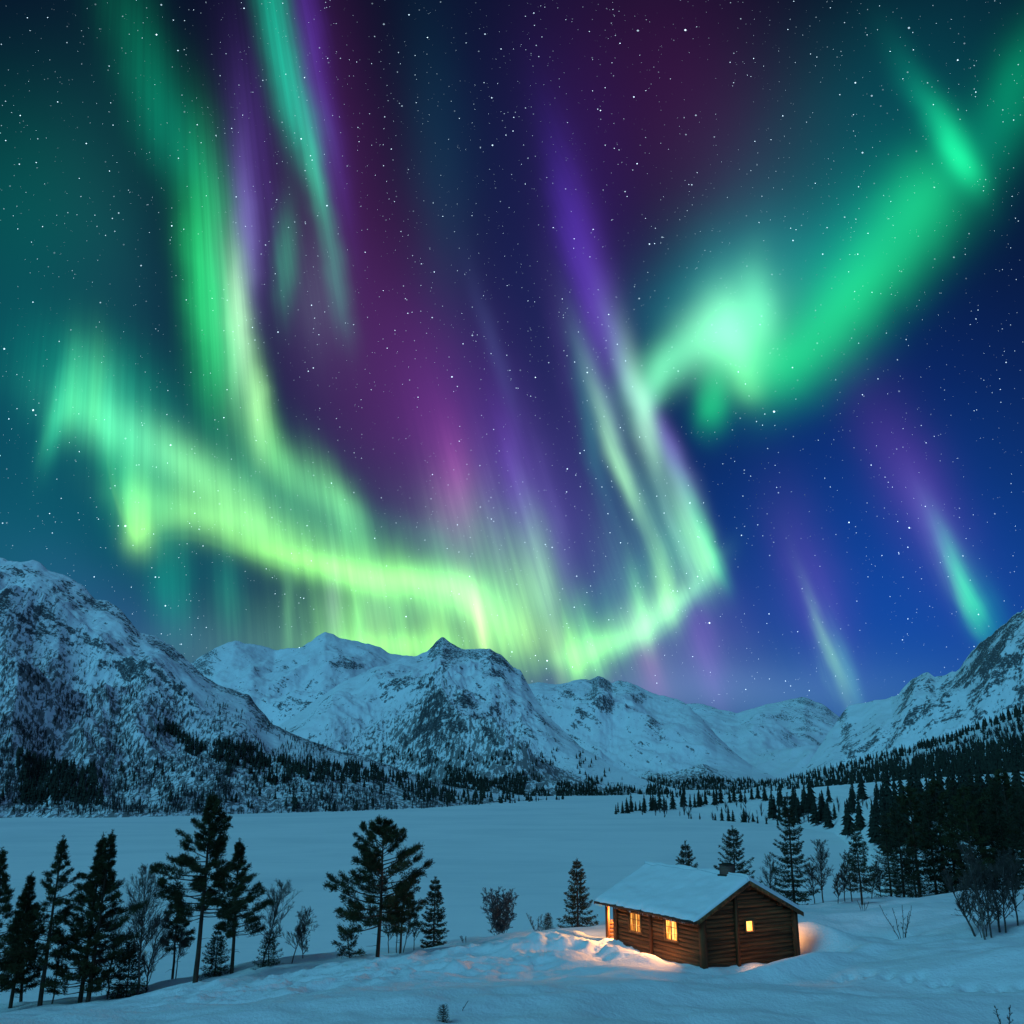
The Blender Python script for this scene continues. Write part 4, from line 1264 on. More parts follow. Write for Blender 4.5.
def far_birch(rg):
    S = Soup()
    V, T = [], []
    for k in range(9):
        a = rg.uniform(0, 6.28)
        z0 = rg.uniform(0.0, 0.45) if k else 0
        l = rg.uniform(.3, .55) if k else 0.95
        o = np.array([math.cos(a), math.sin(a), 0]) * (rg.uniform(.10, .28) if k else 0.02)
        p0, p1 = np.array([0, 0, z0]), np.array([0, 0, min(z0 + l, 1.0)]) + o
        s = np.array([-math.sin(a), math.cos(a), 0]) * (0.035 if k else 0.03)
        q = np.array([math.cos(a), math.sin(a), 0]) * 0.03
        b = len(V)
        V += [p0 + s, p0 - s, p0 + q, p1]
        T += [(b, b + 1, b + 3), (b + 1, b + 2, b + 3), (b + 2, b, b + 3)]
    return np.array(V), np.array(T)


RGF = np.random.default_rng(77)
FARC = [far_conifer(RGF, 3 + i % 3) for i in range(10)]
FARB = [far_birch(RGF) for i in range(10)]


def sow_mass(name, pts, protos, h0, h1, mat, label, wide=1.0):
    if not len(pts):
        return
    S = Soup()
    for p in pts:
        V, T = protos[RGF.integers(len(protos))]
        h = RGF.uniform(h0, h1)
        a = RGF.uniform(0, 6.28)
        c, s = math.cos(a), math.sin(a)
        Q = V.copy()
        w = wide * RGF.uniform(.8, 1.3)
        Q[:, 0], Q[:, 1] = (V[:, 0] * c - V[:, 1] * s) * w, (V[:, 0] * s + V[:, 1] * c) * w
        S.raw(Q * h + p - [0, 0, 0.04 * h], T)
    tag(link(name, S.mesh(name), mat), label, None, None, 'stuff')


rgs = np.random.default_rng(8)
nz2 = lambda x, y, s, sd: float(perlin(np.array([x / s]), np.array([y / s]), sd)[0])
crestL = lambda x: np.interp(x, m_left.px, m_left.py[:, m_left.nr - 1])
# dark clump and slanting band on the left mountain
clump = lambda x, y, t: 0.95 if (42 + 0.2 * (y - 760) < x < 112 + 0.35 * (y - 770) and 757 + 0.22 * (x - 45) + 5 * nz2(x, y, 9, 3) < y < 806) else 0
def band(x, y, t):
    c = crestL(x)
    top = c + np.interp(x, [170, 230, 280, 330, 420], [78, 56, 34, 12, 3]) + 7 * nz2(x, y, 22, 4)
    bot = c + np.interp(x, [170, 230, 280, 330, 420], [88, 78, 58, 32, 20]) + 9 * nz2(x, y, 26, 5)
    return (0.95 if nz2(x, y, 15, 8) > -0.25 else 0.15) if top < y < bot else 0
g1 = m_left.sow(700, clump, rgs, (38, 130, 752, 808))
g2 = m_left.sow(9000, band, rgs, (165, 570, 690, 806))
g3 = m_left.sow(1500, lambda x, y, t: 0.35 if nz2(x, y, 16, 6) > .08 else 0.02, rgs, (-60, 560, 765, 814))
sow_mass('conifer_forest', np.concatenate([g1, g2, g3]), FARC, 5.5, 11, M_FAR, 'dark conifer forest in clumps and a slanting band on the left mountain')
bir_l = m_left.sow(30000, lambda x, y, t: (0.9 if y > 788 else np.clip(0.85 - (788 - y) / 190, 0.05, 1)) * (0.15 + 0.9 * (nz2(x, y, 24, 9) > -0.10)) if y > 620 + x * .38 else 0, rgs, (-60, 570, 620, 816))
sow_mass('birch_forest', bir_l, FARB, 4, 8, M_FARB, 'leafless birch woods speckling the slope above the left lake shore', 0.9)
# foot of the central mountain
cen_c = m_cen.sow(10000, lambda x, y, t: 0.95 if y > 773 + 9 * nz2(x, y, 34, 12) + 0.05 * (x - 400) * (x > 400) and nz2(x, y, 18, 13) > -0.20 else (0.16 if y > 748 and nz2(x, y, 16, 14) > 0.1 else 0), rgs, (270, 690, 740, 800))
sow_mass('conifer_forest', cen_c, FARC, 6, 11, M_FAR, 'dark conifer belt along the foot of the central mountain')
mid_c = m_mid.sow(3000, lambda x, y, t: 0.9 if y > 780 + 5 * nz2(x, y, 30, 15) else 0, rgs, (560, 790, 768, 800))
sow_mass('conifer_forest', mid_c, FARC, 7, 12, M_FAR, 'dark conifer belt under the craggy middle mountain')
crestS = lambda x: np.interp(x, m_sho.px, m_sho.py[:, m_sho.nr - 1])
def shoulder(x, y, t):
    c = crestS(x)
    if x < 770:
        return (0.9 if nz2(x, y, 26, 17) > -0.35 else 0.1) if y > np.interp(x, [600, 660, 770], [789, 788, 779]) else 0.02
    if y < c + 7 + 3 * nz2(x, y, 18, 19):
        return 0.95
    low = 768 - (x - 860) * 0.17 + 5 * nz2(x, y, 22, 20)
    if x > 830 and y < low:
        return 0.09
    return 0.95 if y < 793 + 5 * nz2(x, y, 24, 21) else 0.25
sho_c = m_sho.sow(17000, shoulder, rgs, (590, 1120, 680, 812))
sow_mass('conifer_forest', sho_c, FARC, 4.5, 8.5, M_FAR, 'dark conifer forest on the shoulder below the right mountain')
sho_b = m_sho.sow(4500, lambda x, y, t: 0.8 if x > 820 and crestS(x) + 9 < y < 775 - (x - 860) * .15 else 0, rgs, (810, 1120, 690, 790))
sow_mass('birch_forest', sho_b, FARB, 5, 8, M_FARB, 'leafless birch woods on the shoulder below the right mountain', 0.9)


# counted trees on the lake's right bank
def far_tree_meshes(protos, mat, nm):
    out = []
    for V, T in protos:
        me = mesh_np(nm, V, T)
        me.materials.append(mat)
        out.append(me)
    return out


def mid_conifer(rg, tiers=11, n=14):
    V, T = [], []
    r0 = rg.uniform(0.15, 0.21)
    for k in range(tiers):
        t = k / tiers
        z0 = 0.05 + 0.90 * t + rg.uniform(-.015, .015)
        r = r0 * (1 - t) ** 0.85 + 0.012
        z1 = min(1.0, z0 + 0.20 * (1 - 0.45 * t))
        a = np.arange(n) * 2 * math.pi / n + rg.uniform(0, 1)
        rr = r * np.where(np.arange(n) % 2, rg.uniform(0.30, 0.55, n), rg.uniform(0.6, 1.25, n))
        zz = z0 + np.where(np.arange(n) % 2, 0.03, 0.0) + rg.uniform(-.02, .02, n)
        b = len(V)
        V += list(np.column_stack([np.cos(a) * rr, np.sin(a) * rr, zz])) + [np.array([0, 0, z1])]
        T += [(b + i, b + (i + 1) % n, b + n) for i in range(n)]
    b = len(V)
    V += [np.array(v) for v in ((.015, 0, -.05), (-.008, .013, -.05), (-.008, -.013, -.05), (0, 0, .6))]
    T += [(b, b + 1, b + 3), (b + 1, b + 2, b + 3), (b + 2, b, b + 3)]
    return np.array(V), np.array(T)


FM_C = far_tree_meshes([mid_conifer(RGF) for i in range(10)], M_FAR, 'far_conifer')
FM_B = far_tree_meshes(FARB[:5], M_FARB, 'far_birch')


def bank_z(x, y):
    az = math.atan2(x, y)
    c = int(np.clip(np.searchsorted(m_bank.az, az), 0, len(m_bank.az) - 1))
    return float(np.interp(math.hypot(x, y), m_bank.r[c][:m_bank.nr], m_bank.z[c][:m_bank.nr]))


def bank_tree(px, py, h_px, meshes, name, label, cat, group):
    """A tree on the bank that stands at the given bearing and distance down the bank."""
    dirv = direction(px, py)
    az = math.atan2(dirv[0], dirv[1])
    c = int(np.clip(np.searchsorted(m_bank.az, az), 0, len(m_bank.az) - 1))
    col = m_bank.py[c][:m_bank.nr]
    j = int(np.argmin(np.abs(col - py)))
    x, y, z = m_bank.X[c, j], m_bank.Y[c, j], m_bank.z[c, j]
    dist = math.hypot(x, y)
    h = h_px / FPX * dist
    o = bpy.data.objects.new(name, meshes[RGF.integers(len(meshes))])
    COL.objects.link(o)
    o.location = (x, y, z - 0.03 * h)
    o.rotation_euler = (0, 0, RGF.uniform(0, 6.28))
    w = RGF.uniform(.85, 1.25)
    o.scale = (h * w, h * w, h)
    tag(o, label, cat, group)


for px in np.concatenate([np.linspace(616, 700, 24), np.linspace(700, 762, 12)]):
    px = px + RGF.uniform(-2, 2)
    bank_tree(px, np.interp(px, [615, 700, 762], [815, 806, 800]) + RGF.uniform(-1.5, 1.5), RGF.uniform(10, 20), FM_C, 'conifer', 'dark conifer in the thin row on the snowy point across the lake', 'conifer', 'conifers in the row on the snowy point')
for px, py, hh in [(722, 826, 14), (727, 827, 16), (732, 827, 12), (743, 824, 15), (715, 826, 8), (751, 822, 9), (700, 822, 7), (690, 820, 6), (765, 829, 9), (776, 829, 8), (756, 826, 7)]:
    bank_tree(px, py, hh, FM_C, 'conifer', 'small dark conifer scattered on the low bank just above the lake edge', 'conifer', 'small conifers scattered on the low bank')
for k in range(60):
    px = RGF.uniform(770, 900)
    py = RGF.uniform(np.interp(px, [770, 830, 900], [806, 800, 800]), np.interp(px, [770, 830, 848, 900], [822, 830, 845, 862]))
    bank_tree(px, py, RGF.uniform(16, 32) * (1.2 if py > 825 else .9), FM_C, 'conifer', 'conifer standing between the lake edge and the dark right hand stand', 'conifer', 'conifers behind the right hand stand')
for k in range(64):
    px = RGF.uniform(880, 1024)
    bank_tree(px, RGF.uniform(805, 850), RGF.uniform(30, 50), FM_C, 'conifer', 'dark conifer in the forest rising behind the right hand stand', 'conifer', 'forest conifers behind the right hand stand')
for k in range(44):
    px = RGF.uniform(640, 880)
    py = RGF.uniform(np.interp(px, [640, 880], [812, 800]), np.interp(px, [640, 700, 830, 848, 880], [816, 822, 832, 850, 870]))
    bank_tree(px, py, RGF.uniform(6, 16), FM_B, 'bare_birch', 'small leafless birch dotted over the low snowy bank across the lake', 'birch tree', 'leafless birches dotted on the low bank')

# ------------------------------------------------------------------ the cabin
def wood_mat(name, c0, c1, axis, scale=1.0):
    m, nt, out = new_mat(name)
    tc = nt.node('ShaderNodeTexCoord')
    st = [9.0, 9.0, 9.0]
    st[axis] = 0.7
    v = nt.vmath('MULTIPLY', tc.outputs['Object'], tuple(s * scale for s in st))
    b = nt.node('ShaderNodeBsdfPrincipled')
    f = nt.noise(v, 1.0, 5, 0.65)
    sg_ = [5.0, 5.0, 5.0]
    sg_[axis] = 0.22
    g = nt.noise(nt.vmath('MULTIPLY', tc.outputs['Object'], tuple(sg_)), 1.0, 2, 0.5)
    c = nt.mix(nt.maprange(f, 0.3, 0.72), c0, c1)
    c = nt.mix(nt.math('MULTIPLY', nt.maprange(g, 0.38, 0.66), 0.75), c, tuple(x * 0.45 for x in c0))
    nt.put(b.inputs['Base Color'], c)
    b.inputs['Roughness'].default_value = 0.8
    b.inputs['Specular IOR Level'].default_value = 0.25
    bp = nt.node('ShaderNodeBump')
    bp.inputs['Strength'].default_value = 0.6
    bp.inputs['Distance'].default_value = 0.015
    nt.put(bp.inputs['Height'], f)
    nt.put(b.inputs['Normal'], bp.outputs[0])
    nt.put(out.inputs[0], b.outputs[0])
    return m


LOG0, LOG1 = (0.068, 0.030, 0.013), (0.20, 0.092, 0.036)
M_LOGX = wood_mat('log_wood_across', LOG0, LOG1, 0)
M_LOGY = wood_mat('log_wood_along', LOG0, LOG1, 1)
M_LOGZ = wood_mat('post_wood', (0.10, 0.034, 0.013), (0.19, 0.068, 0.025), 2)
M_TRIM = wood_mat('trim_wood', (0.12, 0.05, 0.02), (0.30, 0.13, 0.05), 1)
M_ROOF = wood_mat('roof_boards', (0.03, 0.022, 0.016), (0.07, 0.05, 0.035), 1)
M_FRAME = wood_mat('window_wood', (0.10, 0.055, 0.025), (0.20, 0.12, 0.06), 2)
M_RSNOW = snow_mat('roof_snow', (0.80, 0.84, 0.88), 0.9, 0.06, 5.0)
M_ICE, nt, out = new_mat('ice')
b_ = nt.node('ShaderNodeBsdfPrincipled')
b_.inputs['Base Color'].default_value = (0.75, 0.85, 0.9, 1)
b_.inputs['Roughness'].default_value = 0.15
nt.put(out.inputs[0], b_.outputs[0])


def brick_mat():
    m, nt, out = new_mat('chimney_brick')
    tc = nt.node('ShaderNodeTexCoord')
    br = nt.node('ShaderNodeTexBrick')
    mp = nt.node('ShaderNodeMapping')
    mp.inputs['Rotation'].default_value = (R(90), 0, 0)
    nt.put(mp.inputs[0], tc.outputs['Object'])
    nt.put(br.inputs['Vector'], mp.outputs[0])
    br.inputs['Color1'].default_value = (0.10, 0.045, 0.032, 1)
    br.inputs['Color2'].default_value = (0.16, 0.070, 0.048, 1)
    br.inputs['Mortar'].default_value = (0.12, 0.11, 0.10, 1)
    br.inputs['Scale'].default_value = 1.0
    br.inputs['Brick Width'].default_value = 0.24
    br.inputs['Row Height'].default_value = 0.075
    br.inputs['Mortar Size'].default_value = 0.008
    b = nt.node('ShaderNodeBsdfPrincipled')
    nt.put(b.inputs['Base Color'], br.outputs[0])
    b.inputs['Roughness'].default_value = 0.9
    nt.put(out.inputs[0], b.outputs[0])
    return m


def lit_mat(name, strength, cu=1.0, seed=0.0):
    """A lamp-lit curtain seen through the window: warm, folded cloth."""
    m, nt, out = new_mat(name)
    tc = nt.node('ShaderNodeTexCoord')
    sp = nt.node('ShaderNodeSeparateXYZ')
    nt.put(sp.inputs[0], tc.outputs['Object'])
    cv = nt.node('ShaderNodeCombineXYZ')
    nt.put(cv.inputs[0], nt.math('MULTIPLY', sp.outputs[0], 16 * cu))
    nt.put(cv.inputs[1], nt.math('MULTIPLY', sp.outputs[1], 16 * cu))
    nt.put(cv.inputs[2], nt.math('MULTIPLY_ADD', sp.outputs[2], 1.2, seed))
    f = nt.noise(cv.outputs[0], 1.0, 3, 0.6)
    c = nt.ramp(f, [(0.30, (0.60, 0.12, 0.015)), (0.48, (0.95, 0.30, 0.045)), (0.68, (1.0, 0.46, 0.10))])
    em = nt.node('ShaderNodeEmission')
    nt.put(em.inputs['Color'], c)
    nt.put(em.inputs['Strength'], nt.math('MULTIPLY', nt.maprange(f, 0.3, 0.7, 0.25, 1.3), strength))
    nt.put(out.inputs[0], em.outputs[0])
    return m


class Box(Soup):
    def box(self, x0, x1, y0, y1, z0, z1, bev=0.0):
        V = np.array([(x, y, z) for x in (x0, x1) for y in (y0, y1) for z in (z0, z1)], float)
        Q = np.array([(0, 1, 3, 2), (4, 6, 7, 5), (0, 4, 5, 1), (2, 3, 7, 6), (0, 2, 6, 4), (1, 5, 7, 3)])
        self.V.append(V)
        self.Q.append(Q + self.n)
        self.n += 8

    def prism(self, poly, axis, a0, a1):
        """Extrude a polygon (two coordinates) along the third axis."""
        n = len(poly)
        V = []
        for a in (a0, a1):
            for p in poly:
                V.append((a, p[0], p[1]) if axis == 0 else ((p[0], a, p[1]) if axis == 1 else (p[0], p[1], a)))
        V = np.array(V, float)
        self.V.append(V)
        q = [(i, (i + 1) % n, n + (i + 1) % n, n + i) for i in range(n)]
        self.Q.append(np.array(q) + self.n)
        t = [(0, i + 1, i) for i in range(1, n - 1)] + [(n, n + i, n + i + 1) for i in range(1, n - 1)]
        self.T.append(np.array(t) + self.n)
        self.n += 2 * n

    def log(self, axis, a0, a1, c, z, r=0.105, rg=None, wob=0.006):
        """Round log lying along axis 0 or 1, centred at c on the other axis, slightly flattened, with cut ends."""
        k = max(3, int((a1 - a0) / 0.6) + 2)
        s = 10
        an = np.arange(s) * 2 * math.pi / s
        aa = np.linspace(a0, a1, k)
        V = []
        for q in aa:
            rr = r * (1 + rg.normal(0, wob * 4))
            dz = rg.normal(0, wob)
            for t in an:
                oc, oz = math.cos(t) * rr * 0.85, math.sin(t) * rr * 1.02
                V.append((q, c + oc, z + dz + oz) if axis == 0 else (c + oc, q, z + dz + oz))
        V += [((aa[0], c, z) if axis == 0 else (c, aa[0], z)), ((aa[-1], c, z) if axis == 0 else (c, aa[-1], z))]
        self.V.append(np.array(V, float))
        i = np.arange(k - 1)[:, None] * s
        j = np.arange(s)[None, :]
        j2 = (j + 1) % s
        self.Q.append(np.stack([i + j, i + j2, i + s + j2, i + s + j], -1).reshape(-1, 4) + self.n)
        e0, e1 = k * s, k * s + 1
        self.T.append(np.array([(e0, (q + 1) % s, q) for q in range(s)] + [(e1, (k - 1) * s + q, (k - 1) * s + (q + 1) % s) for q in range(s)]) + self.n)
        self.n += len(V)


def build_cabin():
    rg = np.random.default_rng(3)
    cz = -0.02
    root = empty('log_cabin', (CAB[0], CAB[1], cz), CANG)
    tag(root, 'brown log cabin with lit windows and a snow covered roof', 'cabin')
    PB = 7.42                     # the closed room ends here; the porch lies beyond
    s = (C_RIDGE - C_EAVE) / (CW / 2)
    top = lambda a: C_EAVE + s * min(a, CW - a) - 0.10
    rowh = 0.20
    rows = [(-0.35 + rowh * k) for k in range(24)]
    wl = [(5.10, 6.15, 0.90, 1.80), (1.88, 2.92, 0.92, 1.82)]
    # long wall facing the slope
    B = Box()
    for k, z in enumerate(rows):
        if z > C_EAVE - 0.02:
            break
        segs = [(-0.18 if k % 2 else -0.10, PB)]
        for b0, b1, z0, z1 in wl:
            if z0 - 0.09 < z < z1 + 0.09:
                segs = [q for (u, v) in segs for q in (((u, b0 - 0.04), (b1 + 0.04, v)) if u < b0 < v else ((u, v),))]
        for u, v in segs:
            if v - u > 0.1:
                B.log(1, u, v, 0.0, z, rg=rg)
    link('log_wall', B.mesh('log_wall', True), M_LOGY, root)
    B = Box()                     # planking behind the logs
    zt = C_EAVE - 0.05
    for (u, v, w, x) in ((-.1, 1.87, -.4, zt), (1.87, 2.93, -.4, .91), (1.87, 2.93, 1.83, zt), (2.93, 5.09, -.4, zt), (5.09, 6.16, -.4, .89), (5.09, 6.16, 1.81, zt), (6.16, PB, -.4, zt)):
        B.box(-0.02, 0.05, u, v, w, x)
    link('wall_lining', B.mesh('wall_lining'), M_LOGZ, root)
    B = Box()                     # far long wall
    for k, z in enumerate(rows):
        if z > C_EAVE - 0.02:
            break
        for u, v in ([(-0.15, 2.0), (3.0, PB)] if 0.85 < z < 1.85 else [(-0.15, PB)]):
            B.log(1, u, v, CW, z, rg=rg)
    link('log_wall', B.mesh('log_wall', True), M_LOGY, root)
    # gable with the small window
    B = Box()
    for k, z in enumerate(rows):
        if z < C_EAVE - 0.1:
            a0, a1 = (-0.12 if k % 2 else -0.18), (CW + 0.12 if k % 2 else CW + 0.18)
        else:
            w = (z + 0.22 - C_EAVE) / s
            a0, a1 = w, CW - w
        if a1 - a0 < 0.25 or z > C_RIDGE - 0.2:
            break
        segs = [(a0, a1)]
        if 1.47 - 0.07 < z < 1.92 + 0.07:
            segs = [(a0, 2.70), (3.22, a1)]
        for u, v in segs:
            B.log(0, u, v, 0.0, z, rg=rg)
    link('log_gable', B.mesh('log_gable', True), M_LOGX, root)
    # wall between room and porch, with its door
    B = Box()
    for k, z in enumerate(rows):
        if z < C_EAVE - 0.1:
            a0, a1 = -0.1, CW + 0.1
        else:
            w = (z + 0.22 - C_EAVE) / s
            a0, a1 = w, CW - w
        if a1 - a0 < 0.25 or z > C_RIDGE - 0.2:
            break
        for u, v in ([(a0, 1.5), (2.5, a1)] if z < 1.95 else [(a0, a1)]):
            B.log(0, u, v, PB, z, rg=rg)
    link('log_gable', B.mesh('log_gable', True), M_LOGX, root)
    B = Box()
    B.box(1.5, 2.5, PB - 0.04, PB + 0.05, -0.3, 1.95)
    for q in range(4):
        B.box(1.55 + q * 0.235, 1.76 + q * 0.235, PB + 0.052, PB + 0.068, -0.28, 1.92)
    dr = link('door', B.mesh('door'), M_FRAME, root)
    B = Box()
    B.box(1.60, 1.64, PB + 0.07, PB + 0.12, 0.85, 1.0)
    link('handle', B.mesh('handle'), M_LOGZ, dr)
    # upright binding posts and corner posts
    for a0, a1, b0, b1, z1 in [(-0.20, -0.085, 4.03, 4.20, C_EAVE - .12), (-0.20, -0.085, PB - 0.12, PB + 0.16, C_EAVE - .12)]:
        B = Box()
        B.box(a0, a1, b0, b1, -0.4, z1)
        link('wall_post', B.mesh('wall_post'), M_LOGZ, root)
    for a0, a1, z1 in [(1.98, 2.16, top(2.0) - .05)]:
        B = Box()
        B.box(a0, a1, -0.22, -0.085, -0.4, z1)
        link('wall_post', B.mesh('wall_post'), M_LOGZ, root)
    for a0, a1 in [(-0.21, 0.08), (CW - 0.06, CW + 0.21)]:
        B = Box()
        B.box(a0, a1, -0.24, 0.05, -0.5, C_EAVE - 0.1)
        link('corner_post', B.mesh('corner_post'), M_LOGZ, root)
    # porch: posts, rail, floor, beam
    B = Box()
    B.box(-0.05, CW + 0.05, PB + 0.10, CL + 0.05, -0.35, -0.02)
    link('porch_floor', B.mesh('porch_floor'), M_TRIM, root)
    for a in (0.0, 1.9, CW):
        B = Box()
        B.box(a - 0.085, a + 0.085, CL - 0.085, CL + 0.085, -0.5, C_EAVE + 0.05 + (0.55 if a == 1.9 else 0))
        link('porch_post', B.mesh('porch_post'), M_LOGZ, root)
    for u, v in ((0.095, 1.8), (2.0, CW - 0.1)):
        B = Box()
        for q in range(5):
            B.box(u, v, CL - 0.035, CL + 0.02, 0.03 + q * 0.205, 0.205 + q * 0.205)
        B.box(u, v, CL - 0.07, CL + 0.06, 1.06, 1.12)
        link('porch_rail', B.mesh('porch_rail'), M_TRIM, root)
    # windows
    curt = lit_mat('lit_curtain_pale', 2.7, 1.0, 0.0)
    curt2 = lit_mat('lit_curtain_red', 1.1, 1.0, 5.0)
    def long_window(b0, b1, z0, z1, m_c, gap):
        F = Box()
        for (u, v, w, x) in ((b0 - .07, b1 + .07, z1, z1 + .09), (b0 - .07, b1 + .07, z0 - .09, z0), (b0 - .07, b0, z0, z1), (b1, b1 + .07, z0, z1)):
            F.box(-0.135, 0.06, u, v, w, x)
        f = link('window', F.mesh('window'), M_FRAME, root)
        Mn = Box()
        Mn.box(-0.105, -0.06, (b0 + b1) / 2 - .022, (b0 + b1) / 2 + .022, z0, z1)
        for k in (1, 2):
            zz = z0 + (z1 - z0) * k / 3
            Mn.box(-0.100, -0.065, b0, (b0 + b1) / 2 - .022, zz - .010, zz + .010)
            Mn.box(-0.100, -0.065, (b0 + b1) / 2 + .022, b1, zz - .010, zz + .010)
        link('glazing_bar', Mn.mesh('glazing_bar'), M_FRAME, f)
        n = 60
        for (u, v) in gap:
            yy = np.linspace(u, v, n)
            xx = 0.01 + 0.022 * np.sin(yy * 46 + 1.3 * np.sin(yy * 9))
            V = np.array([(xx[i] + 0.003 * j, yy[i], z) for i in range(n) for j, z in enumerate((z0 - .02, z1 + .02))])
            link('curtain', mesh_np('curtain', V, grid_faces(n, 2), True), m_c, f)
        return f
    b0, b1, z0, z1 = wl[1]
    long_window(*wl[1], curt, [(b0 - .03, b0 + .46), (b0 + .56, b1 + .03)])
    b0, b1, z0, z1 = wl[0]
    long_window(*wl[0], curt2, [(b0 - .03, b0 + .50), (b0 + .55, b1 + .03)])
    # lit back of the room seen between the curtains
    G = Box()
    m_in, nt, out = new_mat('lamp_lit_room')
    em = nt.node('ShaderNodeEmission')
    em.inputs['Color'].default_value = (1.0, 0.52, 0.14, 1)
    em.inputs['Strength'].default_value = 2.2
    nt.put(out.inputs[0], em.outputs[0])
    G.box(0.20, 0.24, 0.3, PB - .3, 0.2, 2.1)
    link('room_screen', G.mesh('room_screen'), m_in, root)
    # small gable window
    F = Box()
    for (u, v, w, x) in ((2.63, 3.27, 1.92, 2.0), (2.63, 3.27, 1.38, 1.46), (2.63, 2.72, 1.46, 1.92), (3.19, 3.27, 1.46, 1.92)):
        F.box(u, v, -0.135, 0.06, w, x)
    f = link('window', F.mesh('window'), M_FRAME, root)
    P = Box()
    P.box(2.71, 3.2, 0.0, 0.03, 1.45, 1.93)
    m_p, nt, out = new_mat('lit_pane')
    em = nt.node('ShaderNodeEmission')
    tc = nt.node('ShaderNodeTexCoord')
    nt.put(em.inputs['Color'], nt.ramp(nt.noise(tc.outputs['Object'], 4.0, 2), [(0.3, (1.0, 0.34, 0.05)), (0.7, (1.0, 0.52, 0.12))]))
    em.inputs['Strength'].default_value = 3.2
    nt.put(out.inputs[0], em.outputs[0])
    link('lit_blind', P.mesh('lit_blind'), m_p, f)
    # window in the far wall, whose light falls on the bank behind
    F = Box()
    for (u, v, w, x) in ((1.93, 3.07, 1.8, 1.88), (1.93, 3.07, 0.84, 0.92), (1.93, 2.0, .92, 1.8), (3.0, 3.07, .92, 1.8)):
        F.box(CW - 0.06, CW + 0.135, u, v, w, x)
    f = link('window', F.mesh('window'), M_FRAME, root)
    P = Box()
    P.box(CW - .02, CW + .01, 1.99, 3.01, .91, 1.81)
    link('lit_blind', P.mesh('lit_blind'), m_p, f)
    # roof
    oe, og, ogb = 0.51, 0.31, 0.50
    for sg in (0, 1):
        B = Box()
        e = C_EAVE - s * oe
        if sg == 0:
            poly = [(-oe, e), (CW / 2, C_RIDGE), (CW / 2, C_RIDGE - .10), (-oe, e - .10)]
        else:
            poly = [(CW + oe, e), (CW / 2 + .002, C_RIDGE), (CW / 2 + .002, C_RIDGE - .10), (CW + oe, e - .10)]
        B.prism(poly, 1, -og, CL + ogb)
        link('roof', B.mesh('roof'), M_ROOF, root)
        # verge boards at both ends
        for b0, b1 in ((-og - .045, -og), (CL + ogb, CL + ogb + .045)):
            V = Box()
            if sg == 0:
                poly = [(-oe - .03, e + .04), (CW / 2 - .001, C_RIDGE + .055), (CW / 2 - .001, C_RIDGE - .17), (-oe - .03, e - .17)]
            else:
                poly = [(CW + oe + .03, e + .04), (CW / 2 + .001, C_RIDGE + .055), (CW / 2 + .001, C_RIDGE - .17), (CW + oe + .03, e - .17)]
            V.prism(poly, 1, b0, b1)
            link('verge_board', V.mesh('verge_board'), M_TRIM, root)
        # snow blanket
        nu, nv = 36, 70
        aa = np.linspace(0, 1, nu)
        bb = np.linspace(-og + .02, CL + ogb - .02, nv)
        U, Bv = np.meshgrid(aa, bb, indexing='ij')
        half = CW / 2 + oe
        dist = U * half
        edge = np.minimum(np.minimum((1 - U) * half, (Bv - bb[0])), bb[-1] - Bv)
        th = (0.18 + 0.12 * sg) * np.clip(edge / (0.16 - 0.06 * sg), 0, 1) ** 0.45 + 0.08 * fbm(U * 3 + sg * 7, Bv / 1.5, 3, 90) * np.clip(edge / .4, 0, 1)
        th += 0.04 * np.exp(-(dist / .6) ** 2) * np.clip(edge / 0.3, 0, 1)
        over = (0.06 + 0.15 * fbm(Bv / .6, Bv * 0 + sg, 3, 93)) * sstep(.93, 1, U)
        aX = CW / 2 - dist - over if sg == 0 else CW / 2 + dist + over
        base = C_RIDGE - s * dist
        vt = np.stack([aX, Bv, base + 0.012 + th], -1).reshape(-1, 3)
        vb = np.stack([aX, Bv, base + 0.004], -1).reshape(-1, 3)
        F1 = grid_faces(nu, nv)
        N = nu * nv
        rim = np.concatenate([np.arange(nv), np.arange(1, nu) * nv + nv - 1, (nu - 1) * nv + np.arange(nv - 2, -1, -1), np.arange(nu - 2, -1, -1) * nv])
        Rq = np.stack([rim[:-1], rim[1:], rim[1:] + N, rim[:-1] + N], -1)
        link('roof_snow', mesh_np('roof_snow', np.concatenate([vt, vb]), [F1, Rq], True), M_RSNOW, root)
    # ragged eave fringe with short icicles along the front eave
    I = Soup()
    e = C_EAVE - s * oe - .09
    for k in range(90):
        b = rg.uniform(-og + .1, CL + ogb - .1)
        L = rg.uniform(.03, .14) * (1.6 if rg.random() < .12 else 1)
        I.tube(np.array([[-oe - .004, b, e + .03], [-oe - .004, b, e - L * .5], [-oe - .004, b, e - L]]), rg.uniform(.010, .022), .002, 5)
    link('icicles', I.mesh('icicles', True), M_ICE, root)['kind'] = 'stuff'
    B = Box()
    B.box(-oe - .035, -oe - .001, -og, CL + ogb, e - .04, e + .10)
    link('eave_board', B.mesh('eave_board'), M_ROOF, root)
    # rafter ends and ridge beam ends under the gable
    for a, z in ((CW / 2, C_RIDGE - .30), (.9, top(.9) - .08), (CW - .9, top(.9) - .08)):
        B = Box()
        B.box(a - .07, a + .07, -og + .01, .1, z - .08, z + .08)
        link('beam_end', B.mesh('beam_end'), M_LOGZ, root)
    # chimney through the ridge
    cb, ca = 1.55, CW / 2 + .12
    B = Box()
    B.box(ca - .28, ca + .28, cb - .26, cb + .26, C_RIDGE - .6, C_RIDGE + .66)
    ch = link('chimney', B.mesh('chimney'), brick_mat(), root)
    B = Box()
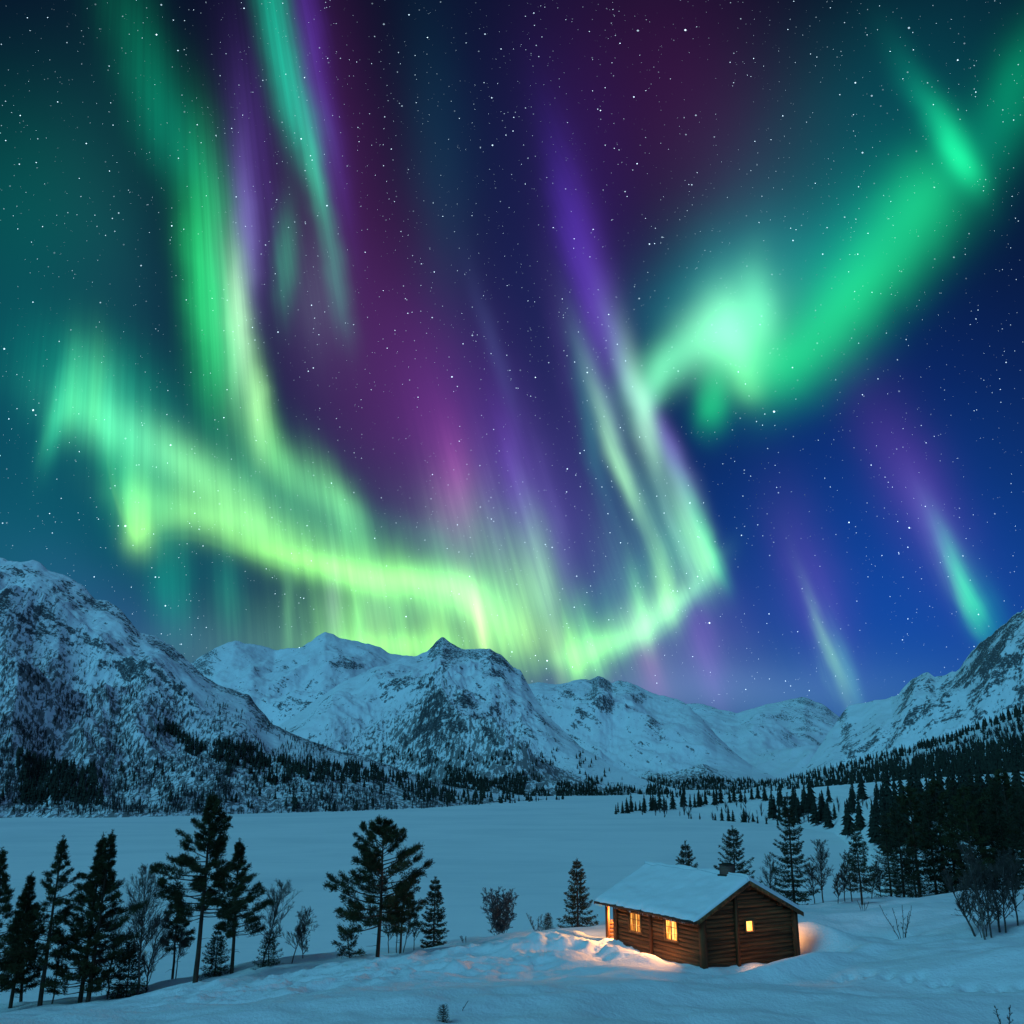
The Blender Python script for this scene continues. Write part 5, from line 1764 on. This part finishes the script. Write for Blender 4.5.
    B.box(ca - .31, ca + .31, cb - .29, cb + .29, C_RIDGE + .662, C_RIDGE + .72)
    B.box(ca - .17, ca + .17, cb - .15, cb + .15, C_RIDGE + .722, C_RIDGE + .77)
    link('chimney_cap', B.mesh('chimney_cap'), M_ROOF, ch)
    B = Box()
    B.box(ca - .36, ca + .36, cb - .34, cb + .34, C_RIDGE - .25, C_RIDGE + .20)
    link('flashing', B.mesh('flashing'), M_ROOF, ch)
    # porch lamp: a small lantern on the wall inside the porch
    lm = empty('porch_lantern', (0.55, PB + 0.13, 1.6))
    lm.parent = root
    lm.name = 'lantern'
    g = Box()
    g.box(-.06, .06, .02, .12, -.1, .1)
    m_l, nt, out = new_mat('lantern_glass')
    em = nt.node('ShaderNodeEmission')
    em.inputs['Color'].default_value = (1, .55, .18, 1)
    em.inputs['Strength'].default_value = 14
    nt.put(out.inputs[0], em.outputs[0])
    link('lantern_glass', g.mesh('lantern_glass'), m_l, lm)
    g = Box()
    g.box(-.08, .08, 0, .14, .102, .13)
    g.box(-.08, .08, 0, .14, -.13, -.102)
    link('lantern_frame', g.mesh('lantern_frame'), M_LOGZ, lm)
    ld = bpy.data.lights.new('lantern_light', 'POINT')
    ld.energy = 1000
    ld.color = (1, .45, .13)
    ld.shadow_soft_size = .12
    lo = bpy.data.objects.new('lantern_light', ld)
    COL.objects.link(lo)
    lo.parent = lm
    lo.location = (0, .32, 0)
    # area lights added just outside the lit windows, aimed down at the snow
    for nm, loc, ax, sx, sy, en in [('window_fill_light', (-.16, 2.4, 1.38), (-1, 0), .9, .8, 190), ('window_fill_light', (-.16, 5.62, 1.36), (-1, 0), .9, .8, 110),
                                    ('window_fill_light', (2.95, -.17, 1.68), (0, -1), .4, .4, 28), ('window_fill_light', (CW + .17, 2.5, 1.36), (1, 0), .9, .8, 60)]:
        tl = 52 if ax[1] else 38
        al = bpy.data.lights.new(nm, 'AREA')
        al.shape = 'RECTANGLE'
        al.size, al.size_y = sx, sy
        al.energy = en
        al.color = (1.0, .40, .13)
        al.spread = R(108 if ax[0] else 90)
        ao = bpy.data.objects.new(nm, al)
        COL.objects.link(ao)
        ao.parent = root
        ao.location = loc
        ao.rotation_euler = Vector((ax[0] * math.cos(R(tl)), ax[1] * math.cos(R(tl)), -math.sin(R(tl)))).to_track_quat('-Z', 'Y').to_euler()
    return root


build_cabin()
